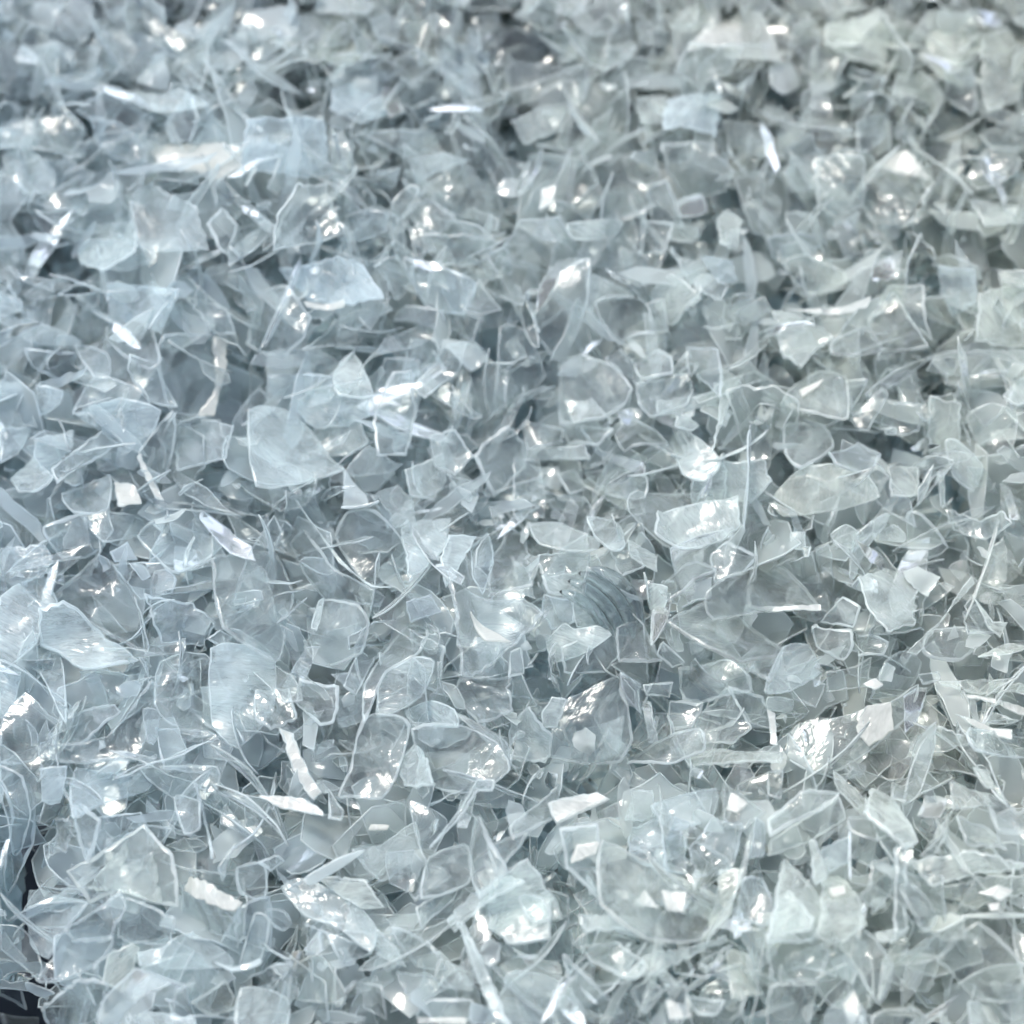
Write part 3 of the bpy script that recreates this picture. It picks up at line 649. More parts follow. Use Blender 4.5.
TRACED.update({
(0, 512): """
175,60 330,10 400,110 420,130 340,180 250,180 200,120|GsC|cup edged flake with a sparkle in its lower left corner, left side
340,0 440,0 590,20 570,80 430,120 390,90|so|curved flake draped over the cup edged flake, left side
0,145 170,130 205,180 190,240 0,330|fbh|plain blue flake at the left edge above the big matt panel
0,340 170,245 210,310 230,370 170,400 150,520 70,590 0,625|fhs|big matt grey panel at the left edge, half way down
215,290 400,210 450,230 560,380 620,500 580,565 430,510 240,340|GgwC|large clear bottle shard with frothy lavender highlights, left side
165,395 260,365 310,390 440,520 560,600 440,620 340,630 160,530|GfghC|clear lavender hexagonal shard like a gemstone, left side
550,100 620,30 720,60 890,140 710,250 640,200|s|round ended flake with a scalloped pale rim, left side
450,210 640,200 700,270 690,320 560,350|b|dark rectangular blue flake behind the frothy bottle shard
570,330 760,360 860,440 820,530 640,520|bw|dim wavy blue flake beside the tumbler shaped shard, left side
850,200 920,180 1100,170 1170,330 1160,400 1120,580 1080,600 890,460|Gsh|tumbler shaped flake with long pale left wall, left of centre
830,510 880,475 930,500 890,545|Gh|little knot of clear plastic at the foot of the tumbler shaped shard
640,590 820,560 860,640 860,840 690,860 620,780|swgo|rumpled rounded flake with a white comma highlight, lower left
840,560 990,540 1100,600 1090,800 950,950 850,850|fsw|soft milky lilac mound left of the broad white streak
60,590 240,560 260,830 160,640|s|long curved flake descending from the big matt panel
320,640 450,630 590,640 500,780 340,790|gwb|dark flake with scattered flashes below the gemstone shard
200,940 430,900 610,680 620,760 560,960 420,1000 240,1000|soGhC|crescent flake with a broad pale lower rim, lower left
230,930 290,810 460,770 480,800 350,910|G|clear folded chip held inside the crescent flake, lower left
10,830 100,720 190,810 240,850 130,990 0,1000|GgsC|clear flake with white flares and a bright round lower rim, left edge
570,790 640,800 620,920 590,920|s|dark oval window between two curved flakes, lower left
620,860 830,880 930,950 880,1050 650,1040|b|smooth dark blue flake under the rumpled rounded one
0,630 80,640 60,760 0,830|fw|pale crinkled flake on the left edge above the white flares
100,610 150,600 150,690 100,700|lb|small dark square gap chip beneath the big matt panel
180,200 340,180 240,250 200,250|G|narrow chip across the dark crack beside the big matt panel
440,160 510,120 550,190 460,200|b|small blue triangle under the draped curved flake
600,540 740,520 740,560 580,590|G|short flat chip above the rumpled rounded flake
""",
(256, 512): """
95,110 150,60 300,220 480,330 465,370 260,345 180,250|Ghc|large slanting clear panel with a lengthwise ridge, left of centre
180,0 300,140 450,300 570,350 470,320 330,200|gh|long pale splinter lying along the clear panel ridge
310,90 360,0 480,0 580,110 595,200 470,310 400,240|GgsC|rounded clear flake with dark spot and glittering left edge, left of centre
-10,230 40,240 110,560 80,590 -80,550 -120,440 -60,280|s|inner leaf of the tumbler shaped shard with a long pale line
250,350 400,370 440,440 400,560 260,615 190,540 230,460|Gwsh|swirled clear lump with coiled ridges, left of centre
580,30 780,20 760,130 610,260 590,120|f|cloudy grey flake above the big clear arrowhead, centre left
770,95 880,100 800,240 760,300 740,200|fh|narrow pale flake leading to the tip of the big arrowhead
760,260 940,350 1060,360 1130,440 860,660 820,670|GhwC|big clear arrowhead shard with thick frosted edge, just below the centre
850,420 900,450 1010,530 910,520|gh|small pale streaked scar on the big arrowhead shard
860,130 930,60 950,200 910,300 870,250|b|dark upright flake between the arrowhead and the pleated folds
940,220 1010,110 1080,100 1110,330 930,330|wG|crinkled clear flake above the right part of the arrowhead
470,490 540,510 400,720 350,700|gc|dark groove flake with a bright white slanting line, lower left of centre
600,440 690,480 640,580 520,640 430,830 440,680|sG|tall slim curved flake standing left of the arrowhead
500,660 640,580 720,600 660,740 500,820|sfh|soft folded pale flake like a mitten, lower left of centre
620,470 760,540 740,720 680,700|G|clear narrow sheet under the arrowhead left edge
780,730 830,680 1010,650 1020,780 880,820|wGgh|intricate knotted clear chip below the arrowhead point
610,800 700,755 800,790 820,860 650,850|sfh|small domed flake like a shell below the mitten shaped one
160,760 190,680 330,700 330,860 280,870|Ggh|clear flake with two small white dots, lower left of centre
0,720 130,710 160,820 60,870 0,830|Gghr|short clear stub with bright bars above the broad white streak
90,860 150,890 220,1060 260,1120 230,1150 170,1080|gfwh|broad blazing white streak slanting down, lower left
430,830 560,820 615,860 560,1060 500,1150 380,1140 330,1140 380,1020|GhsgC|long flat clear strip with rounded top leaning right, lower left of centre
620,870 800,850 960,920 1010,1030 880,1120 720,1100|sGo|large rolled bottle wall below the shell shaped flake
800,790 880,840 1010,920 1010,990 900,900|so|long curved rim passing over the rolled bottle wall
340,740 420,710 430,830 330,860|sf|small round shouldered flake above the rounded top of the long strip
640,930 690,1000 720,1100 600,1100 580,1000|f|pale mottled flake between the long strip and the rolled wall
600,360 700,330 740,400 620,440|b|dark blue notch flake left of the arrowhead
250,360 270,350 240,480 220,470|fh|short upright pale sliver left of the swirled lump
100,410 220,420 190,610 110,560|lb|dark recess flake between tumbler and swirled lump
380,640 480,690 360,700 300,650|c|thin crossing flake under the swirled clear lump
1020,560 1060,540 1070,640 1010,660|gG|frosty crumb beside the knotted chip
""",
(512, 512): """
70,60 200,50 340,110 340,160 250,165 110,130|fhs|soft pale cloud like flake right of centre, upper
110,170 310,165 310,240 130,250|rGw|layered clear flake with stacked pale lines beside the ribbed piece
110,270 290,250 270,340 140,330|Gf|pale flake under the stacked pale lines
300,20 430,40 450,140 400,150 330,90|fhs|rounded frosted lobe like a fingertip, centre right
460,110 580,180 580,240 480,180|fh|frosted tongue below the fingertip like lobe
580,0 880,-30 900,80 760,140 640,150 560,100|fwh|large wrinkled lavender flake right of the fingertip like lobe
400,150 500,160 530,230 440,280|gGw|glittering hollow chip beside the ribbed bottle neck
300,220 350,230 520,360 520,440 480,500 400,490 290,330|RhG|thick ribbed bottle neck piece with dark grooves, centre right
240,350 300,340 380,460 260,460|sf|pale curved flake left of the ribbed bottle neck piece
125,330 240,350 250,440 160,470 120,400|bB|smooth dark blue flake left of the ribbed bottle neck piece
130,520 210,445 250,470 340,455 395,490 300,560 170,600|fhsw|pale pinkish flake with ragged outline, below the ribbed piece
200,540 210,640 370,640 430,570 400,460|Gh|thin outlined clear flake beneath the pinkish ragged flake
420,470 520,430 590,610 430,600|GhC|clear pointed flake with pale outline at the end of the ribs
540,290 620,300 610,390 550,390|fsh|small rounded pale flake right of the ribbed piece
570,270 740,200 820,210 680,310 620,330|Gh|clear wedge above the dark cleft, centre right
620,430 840,350 990,480 1120,560 900,600 780,540|GhnC|long clear pointed flake opening right with thick lower edge
740,460 780,430 860,430 870,500 1010,570 940,570|fhn|inner pale layer of the long pointed flake
650,610 880,590 950,660 950,710 790,750 680,750|GhgC|flat clear tray like flake with a row of white glints, centre right
600,520 690,600 640,620 580,570|G|small clear triangle left of the tray like flake
520,690 640,680 630,740 530,730|G|short clear chip left of the tray like flake
0,600 40,540 190,640 230,720 180,750 0,730|bl|dark blue hollow flake with a white hatch mark, below centre
120,800 160,740 220,750 180,860 120,860|fh|pale upright flake right of the dark hollow, below centre
420,640 470,780 490,920 440,1000 140,980 220,760|GhgC|big clear triangular flake with bold white diagonal bar, below centre
300,870 460,830 430,980 340,1000|b|dark blue patch flake inside the big triangular flake
430,640 520,690 500,810 450,740|b|steel blue facet right of the big triangular flake
510,740 550,750 580,910 540,910|gh|upright bent rod of clear plastic, centre right lower
640,760 760,760 720,860 650,870 620,820|wGg|crumpled chip with shiny loops below the tray like flake
720,830 860,700 920,790 960,870 880,930 760,920|Ggh|clear pyramid flake with a cream band near its top
860,700 1000,740 1060,860 960,860|G|clear slanted flake right of the cream banded pyramid
450,950 540,910 760,880 760,950 600,1010 460,1000|sGgwh|glossy rounded roll with crumpled shiny surface, lower right of centre
690,980 840,950 1080,960 1080,1010 700,1010|fh|long flat pale needle under the glossy roll
0,840 110,790 170,900 120,1000 0,1000|wf|milky rippled flake below the dark blue hollow
800,170 860,120 980,180 920,240 810,280|wG|clear crossed flake above the glassy vase like flake
810,300 900,240 1060,230 1160,380 1060,390 860,390|soGhn|vase like rounded flake with a thick pale left end, right
680,310 800,260 800,350 720,360|lb|dark slate flake in the cleft right of the ribbed piece
890,90 1000,40 1020,110 950,160|l|dark finely scratched flake in the right middle
0,180 60,230 90,350 20,320|f|pale flake left of the smooth dark blue flake
560,400 640,330 620,440 560,540|s|dark curved flake right of the ribbed bottle neck piece
""",
(768, 512): """
90,85 150,85 150,145 90,145|fgh|tiny square pale chip at right middle
250,90 310,50 360,80 350,140 280,140|fsh|pale heart shaped chip at right middle
350,90 470,5 470,50 390,150 340,260 320,260|fsh|pale flame shaped flake curling up right, right middle
390,110 500,50 550,90 540,120 430,110|fs|pale hook shaped flake beside the flame shaped one
560,0 620,10 720,140 620,190 560,120|Gs|smooth pleated grey flake at right middle
-60,220 20,190 200,370 100,380 -80,385|GnsC|dark domed clear flake resting on a pale straight base, right
0,375 210,365 210,390 0,395|gfh|long straight white edged splinter at right, middle height
210,440 300,340 370,380 340,460|Gh|clear square flake under the long straight splinter
350,280 500,230 590,290 580,460 480,470 400,380|fwh|torn pale flake like crumpled tissue, right
540,240 600,220 690,260 640,340 560,280|gw|cluster of cream glints behind the torn tissue like flake
180,460 330,470 340,530 300,590 200,540|gGw|shiny flake with two cream glints, right lower middle
350,490 480,520 460,570 370,590|gG|flake with bright patch below the torn tissue like flake
880,170 940,100 960,200 920,370 820,360|nfh|matt green grey horn shaped flake near the right edge
920,300 1040,300 1040,370 960,370|fn|pale olive flake at the right edge, middle
560,560 700,430 820,250 830,280 700,420 600,570|fh|long straight grey blade slanting up to the right
780,400 840,370 900,470 800,490|G|clear rounded chip right of the long slanting blade
620,560 640,480 780,470 870,500 760,600 660,590|GsgC|clear oval flake with one blurred white spot, right
840,580 950,530 1040,540 960,570|fs|slim leaf like pale flake near the right edge
820,330 900,440 960,440 930,500 880,460|fh|branching pale strip near the right edge
940,440 1040,340 1040,380 980,460|lb|narrow dark slot chip with one black spot near right edge
60,540 160,530 210,640 80,720 -20,720|bsf|smooth slate flake above the black slit, right
0,510 60,530 10,690 -60,640 -130,600|GC|clear folded sheet with a pale zigzag edge, right
80,680 180,660 230,690 190,780 100,750|Gw|clear chip with bubbly rim beside the black slit
230,640 350,620 420,580 400,700 240,720|n|green grey smooth flake above the wide clear strip
380,690 430,665 460,690 430,715|gfh|short cream glint chip above the round white disc
470,600 560,560 620,600 560,720 420,750|so|arched dark flake curving over the round white disc
250,830 480,765 600,690 570,800 420,940 230,1060 40,1010 60,860|Ggsh|wide curved clear strip carrying a bright disc and two bars
365,800 400,780 490,765 500,870 405,935 360,880|gfwhD|round white disc shaped glint with swirl marks, lower right
120,850 240,830 250,980 190,1010 130,990 95,940|sbh|dark oval pocket in the wide clear strip left of the disc
40,1010 90,900 110,860 130,840 100,940 190,1010 260,1030 170,1050|gfh|white forked lining around the dark oval pocket
640,700 860,740 1050,740 1050,780 960,770 760,740|gfhw|long blazing white strip running to the right edge, upper of two
760,830 980,880 980,925 860,880|gfhw|long white strip near the right edge, lower of two
680,680 900,670 1040,690 1040,720 850,730|fn|flat pale flake above the upper blazing white strip
800,870 1050,910 1050,990 830,950|bs|smooth green blue flake below the lower white strip
570,900 700,860 820,910 700,960 560,990|fw|crinkled pale flake right of the round white disc
600,650 680,640 690,670 620,690|gGh|sparkling tiny crumb beside a black speck at right
540,740 600,700 640,700 600,830 550,880|b|narrow dark blue flake right of the round white disc
730,0 850,40 960,10 1000,60 860,110 760,80|gw|crumpled flake with a small round white ring near the right edge
0,740 100,750 90,800 0,790|fs|scalloped pale chip below the black slit
0,800 30,810 40,940 10,930|gfh|upright cream bead at the left end of the curved strip
""",
(0, 768): """
0,60 60,20 130,120 130,300 10,530 10,420 50,200|soG|curving tall flake with a long pale outer rim, left edge
-40,0 90,30 120,180 80,330 50,350 30,200|s|inner fold of the tall curving flake at the left edge
160,0 270,-10 240,140 200,145 170,130|fh|narrow hanging tab above the black crack, lower left
300,10 590,30 590,90 400,150 290,200|sfb|smooth wide blue flake right of the hanging tab
290,160 320,140 400,210 340,370|GhC|clear pointed facet right of the black crack, lower left
390,200 560,180 580,230 400,340 375,300|b|dim blue green flake above the tip of the olive triangle
285,415 580,230 700,350 720,550 640,540 470,490 370,540|GhnC|large olive tinted clear triangle with a sharp left corner
370,490 520,290 500,390 620,340 660,540 470,480|fhn|inner green facet of the olive tinted triangle
575,230 690,240 620,320|Gh|small clear square corner at the top of the olive triangle
255,660 400,560 480,500 500,560 430,690 300,700|GghC|shining folded flake with two white bars, lower left
480,510 620,560 700,600 680,710 470,680|Grh|ribbed clear sheet right of the shining folded flake
715,470 750,440 960,540 930,690 720,640|GrhwC|thick ridged block with frosted torn top rim, lower left
740,440 830,450 970,540 940,570 740,490|fhw|torn frosted rim on the ridged block
120,490 260,520 350,540 250,660 190,760 120,700|sf|cloudy smooth flake above the near left hollow
0,620 90,640 190,780 170,840 60,770 0,690|so|curved blue edge flake bordering the black hollow
170,860 270,700 470,690 420,760 240,860|GsghC|pointed leaf shaped flake at the rim of the black hollow
180,950 330,830 420,870 400,1000 280,1060 200,1060|gwGh|crumpled foil like lump full of sparkles, near left bottom
440,740 530,700 560,720 500,900 410,860|fn|pale green flat flake right of the sparkling foil like lump
550,730 660,720 640,780 560,800|fgh|blunt pale snout shaped chip, lower left
670,700 760,660 880,720 930,790 640,800|sfh|milky rolled flake under the ridged block
540,820 760,740 900,850 780,940 620,950|fs|large soft cloudy flake near the bottom at left
500,990 640,980 780,1000 780,1060 540,1060|fh|flat pale flake on the bottom edge at left
860,780 960,560 1080,520 1080,720 1000,790|sbG|smooth curved blue flake right of the ridged block
860,780 930,800 1040,770 1040,790 930,815|gsh|thin curved pale rim beneath the ridged block
700,130 740,110 800,130 800,240 730,250|gsGwh|curled bubble like chip with a white arc, lower left
780,70 800,90 870,380 850,380|gh|thin upright rod crossing the curled chip
560,0 870,0 860,100 780,80 700,120|wsG|fluted funnel shaped flake, lower left
900,140 1000,270 880,220|Gg|clear pointed chip with a short white flash, lower left
940,300 910,380 890,460 870,400|fh|small upright peg with a knob, lower left
0,760 50,770 110,960 80,950 0,900|bGl|dark navy clear flake lying deep in the black hollow
0,980 150,1010 150,1060 0,1060|bl|dark flake at the very bottom left corner
100,860 180,880 220,900 170,915 110,890|bs|smooth dark flake hanging over the black hollow
230,200 290,210 280,330 230,310|G|small clear pane in the black crack, lower left
950,400 1060,380 1060,520 960,500|sGh|rounded clear flake at the right of the torn frosted rim
900,850 960,960 840,990 760,940|n|greenish smooth flake near the bottom, left
""",
(256, 768): """
-60,880 60,890 120,920 135,960 100,1060 -80,1060|fhs|pale pink frosted tab on the bottom edge, left of centre
130,800 260,750 340,860 360,940 140,920|ns|mossy green smooth flake near the bottom, left of centre
40,570 110,570 140,620 110,650 70,630|GshC|small clear loop shaped chip, lower left of centre
190,620 420,710 460,740 340,770 280,660|GgsC|spoon shaped clear flake with a pale rim, lower left of centre
100,470 200,440 400,540 480,640 460,740 330,640 200,590|gfs|milky flake with a soft cream bloom, lower left of centre
0,580 60,610 20,760 -60,780|Gs|clear curved flake left of the loop shaped chip
0,380 90,350 120,370 60,410|Gwh|frothy little clear flake left of the long slanting strip
10,110 180,120 240,150 270,190 100,160|gfh|pair of thin stacked pale slivers under the blazing white streak
100,190 270,200 240,300 100,350|lb|dark blue sheet in the gap under the stacked slivers
290,90 350,170 340,210 290,200|G|small pointed clear chip beside the long strip
380,330 500,310 640,210 660,360 620,380 500,450|fs|large cloudy flake at the foot of the long strip
460,230 530,235 520,250 450,250|gh|tiny horizontal white glint on the cloudy flake
200,440 330,360 440,330 340,400 220,470|sh|long ribbon sweeping to the left, lower left of centre
240,440 440,450 510,560 420,560|fn|dull green grey flake under the long ribbon
620,130 760,210 740,290 680,380 640,260|sw|dark rippled flake left of the question mark shaped chip
700,340 890,60 960,70 950,110 890,100 800,220|gGh|long bent clear hook with a rounded head, bottom centre
690,370 830,325 860,370 850,460 660,540|Gsh|curled pale flake with a dark oval eye, bottom centre
650,550 830,460 800,520 680,620|G|clear fold below the dark oval eye
860,180 880,185 960,330 990,400 890,520 850,350|GhC|upright clear blade with a dark centre, bottom centre
600,400 720,390 760,420 640,530 600,480|gG|green tinged flake with an upright white fleck, bottom centre
630,430 645,430 635,500 622,500|gfh|small upright white fleck
930,330 1080,220 1100,250 960,420|gG|clear wedge with a white lower edge, bottom centre
750,600 1000,420 1060,440 890,560 780,640|fh|long smooth grey sheet slanting up, bottom centre
850,570 1060,490 1180,520 1160,650 1000,690|fG|large flat flake with a faint cream streak, bottom centre
800,610 830,620 890,740 1020,1040 960,1000 850,730|Ghf|long dark bordered splinter running down to the bottom edge
540,640 660,680 760,800 640,790|sG|bent clear flake with a thin white curve, bottom left of centre
680,680 745,750 710,740|gh|thin curved white line chip near the bottom centre
440,790 490,770 540,820 555,855 470,830|lb|dark oval hole chip near the bottom, left of centre
560,820 680,820 760,890 650,930 600,900|Gw|clear ragged flake right of the dark oval hole
640,1000 700,930 860,930 850,1010|Gs|clear boat shaped flake with a cream keel, bottom edge
650,1000 840,1000 840,1020 650,1020|gfh|cream straight glint bar on the bottom edge
860,940 950,970 950,1010 860,1020|bs|blue rounded flake on the bottom edge right of the cream bar
430,860 520,880 520,1000 430,960|wG|jumbled clear flake under the dark oval hole
480,640 560,720 600,800 480,740|f|pale tapered flake above the dark oval hole
760,770 870,820 860,890 740,870|f|pale flake left of the long dark bordered splinter
""",
(512, 768): """
-90,470 60,360 200,600 60,640 -100,640|fw|flat lilac flake left of two white eye like glints
40,520 120,520 160,600 70,610|gGwsh|bead like chip with two bright white spots, bottom centre
150,150 340,100 385,125 180,220|gfhC|bold white bar shaped ridge slanting, bottom centre right
-10,240 190,60 300,100 150,220 0,300|G|clear fold left of the bold white ridge
195,245 340,225 350,530 220,400|GhC|outlined clear kite standing upright, bottom centre right
235,380 260,310 345,300 330,340|gfh|cream triangular lip on the upright kite
350,310 560,400 830,540 740,700 540,690 350,560|Gshn|broad green grey flake with three cream patches, lower right of centre
490,540 530,490 590,565|gfh|small cream triangle, left neighbour of the torn cream patch
600,495 695,495 690,580 620,570|gfwh|torn cream square patch on the broad green grey flake
410,490 460,490 465,530 430,520|gfh|faint cream patch, palest of the three
460,230 600,210 620,400 480,370|gwb|sparkling blue crumpled film, left of the shredded glitter
600,280 700,260 700,420 610,400|gwb|sparkling film in the middle of the bluish glitter field
710,330 800,230 920,280 880,400 740,480|gwbh|shredded glittering blue film, lower right of centre
480,90 560,90 570,200 450,210|f|pale smooth flake above the sparkling blue film
560,150 640,120 820,80 800,200 640,250|bfs|wide smooth blue grey flake above the glitter
850,60 940,130 1010,160 930,220 850,210|GghC|clear kite shaped flake holding a sparkle, lower right
880,120 940,150 900,180 860,170|gGwh|bright crystal crumb inside the kite shaped flake
830,410 930,400 870,590 760,690 820,540|fhn|pale green flake with long bright right edge, lower right
760,700 850,600 930,420 950,230 930,300 890,500|gh|long pale curved rib, lower right of centre
270,580 600,600 600,650 440,650 300,640|fh|flat pale flake under the three cream patches
400,640 540,640 530,670 430,660|wgG|tangled clear loops below the flat pale flake
280,730 420,710 540,790 500,830 340,800|wG|clear flake with wavy ridges near the bottom
540,750 850,670 860,690 560,830 440,840|gfh|long diagonal bar with silvery sheen near the bottom
480,890 550,850 600,890 530,980|Gsgh|rounded clear chip with an inner white spot near the bottom
610,930 700,910 720,990 630,1000|gfwh|creamy torn glint chip on the bottom edge
700,915 850,940 820,990 740,980|gwGh|zigzag white glint chip right of the creamy torn one
-20,820 130,830 240,900 280,1060 -40,1060|fhws|large lavender frosted flake on the bottom edge, centre
270,870 345,945 330,945|gh|short white stroke above the bottom edge, centre
200,760 330,860 440,1000 300,1000 240,900|G|clear flake crossed by a white stroke, bottom centre
0,730 180,780 200,830 60,790|n|green layered slivers flake above the large lavender flake
930,440 1000,440 1060,600 1000,640 900,600|bgh|steel blue flake with a soft white flare, lower right
900,650 1010,640 1060,740 980,820|f|pale ragged flake below the steel blue one
970,200 1010,220 1010,350 950,360|b|narrow dark pane above the steel blue flake
860,720 950,740 1000,900 880,920|fn|pale green flake on the lower right near the bottom
240,700 300,650 290,740|n|small green grey notch chip near the bottom
""",
(768, 768): """
0,200 130,100 285,85 270,110 150,190 10,270|gGohC|double ridged rod with bright and dark stripes, lower right
10,290 280,110 310,200 150,300 0,350|nG|dark green smooth flake below the double ridged rod
385,180 420,60 500,120 605,280 560,300 450,230|fhC|pale pink frosted tooth shaped flake, lower right
260,10 390,130 380,190 280,90|f|slanting slab left of the tooth shaped flake
320,205 400,210 490,250 420,300 330,250|soG|dark lens shaped flake under the tooth shaped flake
95,330 150,420 240,560 190,670 10,680 60,440|GfhC|bright clear triangular shard with a tall peak, lower right
165,290 190,290 240,430 190,470|fh|narrow upright spike beside the tall peaked shard
10,680 40,560 90,500 190,610 180,650|fgh|milky inner triangle of the tall peaked shard
240,410 310,390 370,560 400,620 280,690 200,660|fhw|wide lilac flake with two square glints, lower right
255,470 310,460 310,500 265,510|gfh|pair of small square white glints
210,330 330,270 325,370 240,420|bf|steel grey flake behind the tall peaked shard
325,240 335,240 335,440 325,440|h|very thin upright needle, lower right
280,700 380,640 500,790 440,940 330,760|GgsC|cup like clear flake with a cream glow inside, lower right
460,780 500,790 440,935|fh|slim right wall of the cup like flake
0,690 210,680 250,740 200,850 20,860|GgwC|clear flake with crackled cream glints, lower right
0,860 200,860 150,1060 0,1060|Gr|clear sheet with faint upright streaks on the bottom edge
200,850 330,780 420,930 260,960|ns|green grey flake left of the cup like flake
420,380 500,360 500,470 430,580 380,520|wG|knotty clear flake in the middle of the lower right jumble
500,330 540,320 560,640 500,670|rG|bundle of upright pleats above the torn foot, lower right
430,660 560,640 500,700 440,690|gfh|torn pale foot beneath the upright pleats
540,470 590,460 680,600 630,650 570,560|GsghC|long clear petal leaning left, lower right
560,370 820,330 1040,390 830,420 650,470|fhw|long layered horn shaped flake reaching the right edge
650,500 900,430 1050,440 1040,500 820,560|fn|broad pale flake below the layered horn shaped flake
840,500 920,470 980,490 930,530|fgh|small cream flake near the right edge, lower part
880,545 925,540 920,570 890,570|gfh|small round cream glint near the right edge
740,170 760,170 680,340 640,340|Gh|dark stripe rod pointing up, lower right
750,200 880,240 950,330 800,310|Gw|clear crumpled flake right of the dark stripe rod
870,80 1000,180 1040,150 1060,240 920,250|GsghC|clear flake edged with a bright bent white line, right edge
820,0 880,10 910,80 870,80|fh|narrow pale strip pointing down at the bright bent line
720,60 860,100 910,160 740,160|f|flat hazy flake left of the bright bent white line
630,120 720,140 690,210 600,190|w|small rippled flake beside three dark triangular holes
680,760 840,620 1010,780 1000,930 830,920 720,800|GhsnC|large diamond shaped green clear flake with bright rim, bottom right
500,790 680,660 800,600 700,740 640,890 560,880|ns|dull green smooth flake left of the large diamond shaped one
690,600 900,580 1060,590 900,600|h|long hair thin strand crossing above the large diamond
410,1000 470,970 590,965 630,1040 440,1060|GshC|oval rimmed flake on the bottom edge, lower right
680,970 700,980 760,1060 700,1060|fh|short pale spike on the bottom edge, right
800,940 850,930 910,1060 820,1060|f|pale ragged strip below the large diamond, bottom edge
580,910 620,905 665,945 600,940|lb|small black oval hole left of the large diamond
970,940 1050,900 1050,1060 980,1060|fn|pale upright flake in the bottom right corner
300,770 400,880 330,930|G|clear flat facet inside the lower jumble at right
240,960 340,920 400,1000 300,1060 220,1060|sb|smooth blue flake on the bottom edge, right of centre
980,640 1060,700 1060,800 1000,780|Gg|clear strip at the right edge above the large diamond
500,40 560,70 550,140 500,120|wG|swirled clear chip right of the tooth shaped flake
0,20 60,20 50,120 0,110|G|clear upright facet at the left of the double ridged rod
"""})
# ------------------------------------------------------------------ the flakes one can tell apart
from mathutils.geometry import delaunay_2d_cdt

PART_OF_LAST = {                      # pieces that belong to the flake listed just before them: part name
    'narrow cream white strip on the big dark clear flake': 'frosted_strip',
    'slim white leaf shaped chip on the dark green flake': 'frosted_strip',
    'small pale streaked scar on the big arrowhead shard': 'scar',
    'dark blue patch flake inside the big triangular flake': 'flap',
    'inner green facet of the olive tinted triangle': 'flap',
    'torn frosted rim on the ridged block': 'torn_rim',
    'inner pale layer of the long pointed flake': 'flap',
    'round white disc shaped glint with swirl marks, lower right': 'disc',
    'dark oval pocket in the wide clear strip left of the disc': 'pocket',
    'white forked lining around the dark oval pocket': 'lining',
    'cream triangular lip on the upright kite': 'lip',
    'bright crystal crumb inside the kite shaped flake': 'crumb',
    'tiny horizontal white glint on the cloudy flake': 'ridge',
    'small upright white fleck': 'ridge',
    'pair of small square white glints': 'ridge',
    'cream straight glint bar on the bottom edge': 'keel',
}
HALF = lambda d: (SUN.normalized()-d).normalized()

def plate(O, thick, zfun, step):
    """closed thin plate over an outline: sheet (two faces) and rim"""
    O = np.asarray(O)
    lo, hi = O.min(0), O.max(0)
    pts = [tuple(p) for p in O]
    n = len(pts)
    r = random.Random(int(abs(lo[0]*7919+hi[1]*104729)*10) % 100003)
    y = lo[1]+step*.5
    k = 0
    while y < hi[1]:
        x = lo[0]+step*(.3+.5*(k % 2))
        while x < hi[0]:
            q = np.array((x+r.uniform(-.15, .15)*step, y+r.uniform(-.15, .15)*step))
            if np.min(np.sum((O-q)**2, axis=1)) > (step*.42)**2:
                pts.append(tuple(q))
            x += step
        y += step*.87
        k += 1
    vs_, es_, fs_, _, _, _ = delaunay_2d_cdt([Vector(p) for p in pts], [], [list(range(n))], 1, 1e-5)
    tri = [tuple(f) for f in fs_ if len(f) == 3]
    P = np.array([(v.x, v.y) for v in vs_])
    Z = np.array([zfun(p[0], p[1]) for p in P])
    m = len(P)
    cnt = {}
    for f in tri:
        for i in range(3):
            a, b = f[i], f[(i+1) % 3]
            cnt[(a, b)] = cnt.get((a, b), 0)+1
    bd = [(a, b) for (a, b) in cnt if (b, a) not in cnt]
    h = thick/2
    # slope-aware offset keeps the plate's thickness on steep parts
    V = np.concatenate([np.column_stack([P, Z+h]), np.column_stack([P, Z-h])])
    F = [f for f in tri]+[(f[2]+m, f[1]+m, f[0]+m) for f in tri]
    nx = {}
    out = np.zeros((m, 2))
    for a, b in bd:
        e = P[b]-P[a]
        q = np.array((e[1], -e[0]))/(np.linalg.norm(e)+1e-9)
        out[a] += q
        out[b] += q
    idx = sorted({i for e in bd for i in e})
    mp = {v: i for i, v in enumerate(idx)}
    q = out[idx]
    q /= (np.linalg.norm(q, axis=1, keepdims=True)+1e-9)
    K = len(idx)
    lap = np.array([[.1+1.1*abs(mnoise.noise(Vector((P[i][0]*3.1, P[i][1]*3.1, lo[0]))))*2.0] for i in idx])
    I = P[idx]-q*h*lap                                   # a sliver of frosting that laps on to the face
    zi = Z[idx]
    c = [np.column_stack([I, zi+h+.004]), np.column_stack([P[idx]+q*h*.25, zi+h*.8]), np.column_stack([P[idx]+q*h*.7, zi]),
         np.column_stack([P[idx]+q*h*.25, zi-h*.8]), np.column_stack([I, zi-h-.004])]
    R = np.concatenate(c)
    RF = []
    for a, b in bd:
        a, b = mp[a], mp[b]
        for s in range(4):
            RF.append((s*K+a, (s+1)*K+a, (s+1)*K+b, s*K+b))
    return V, F, R, RF

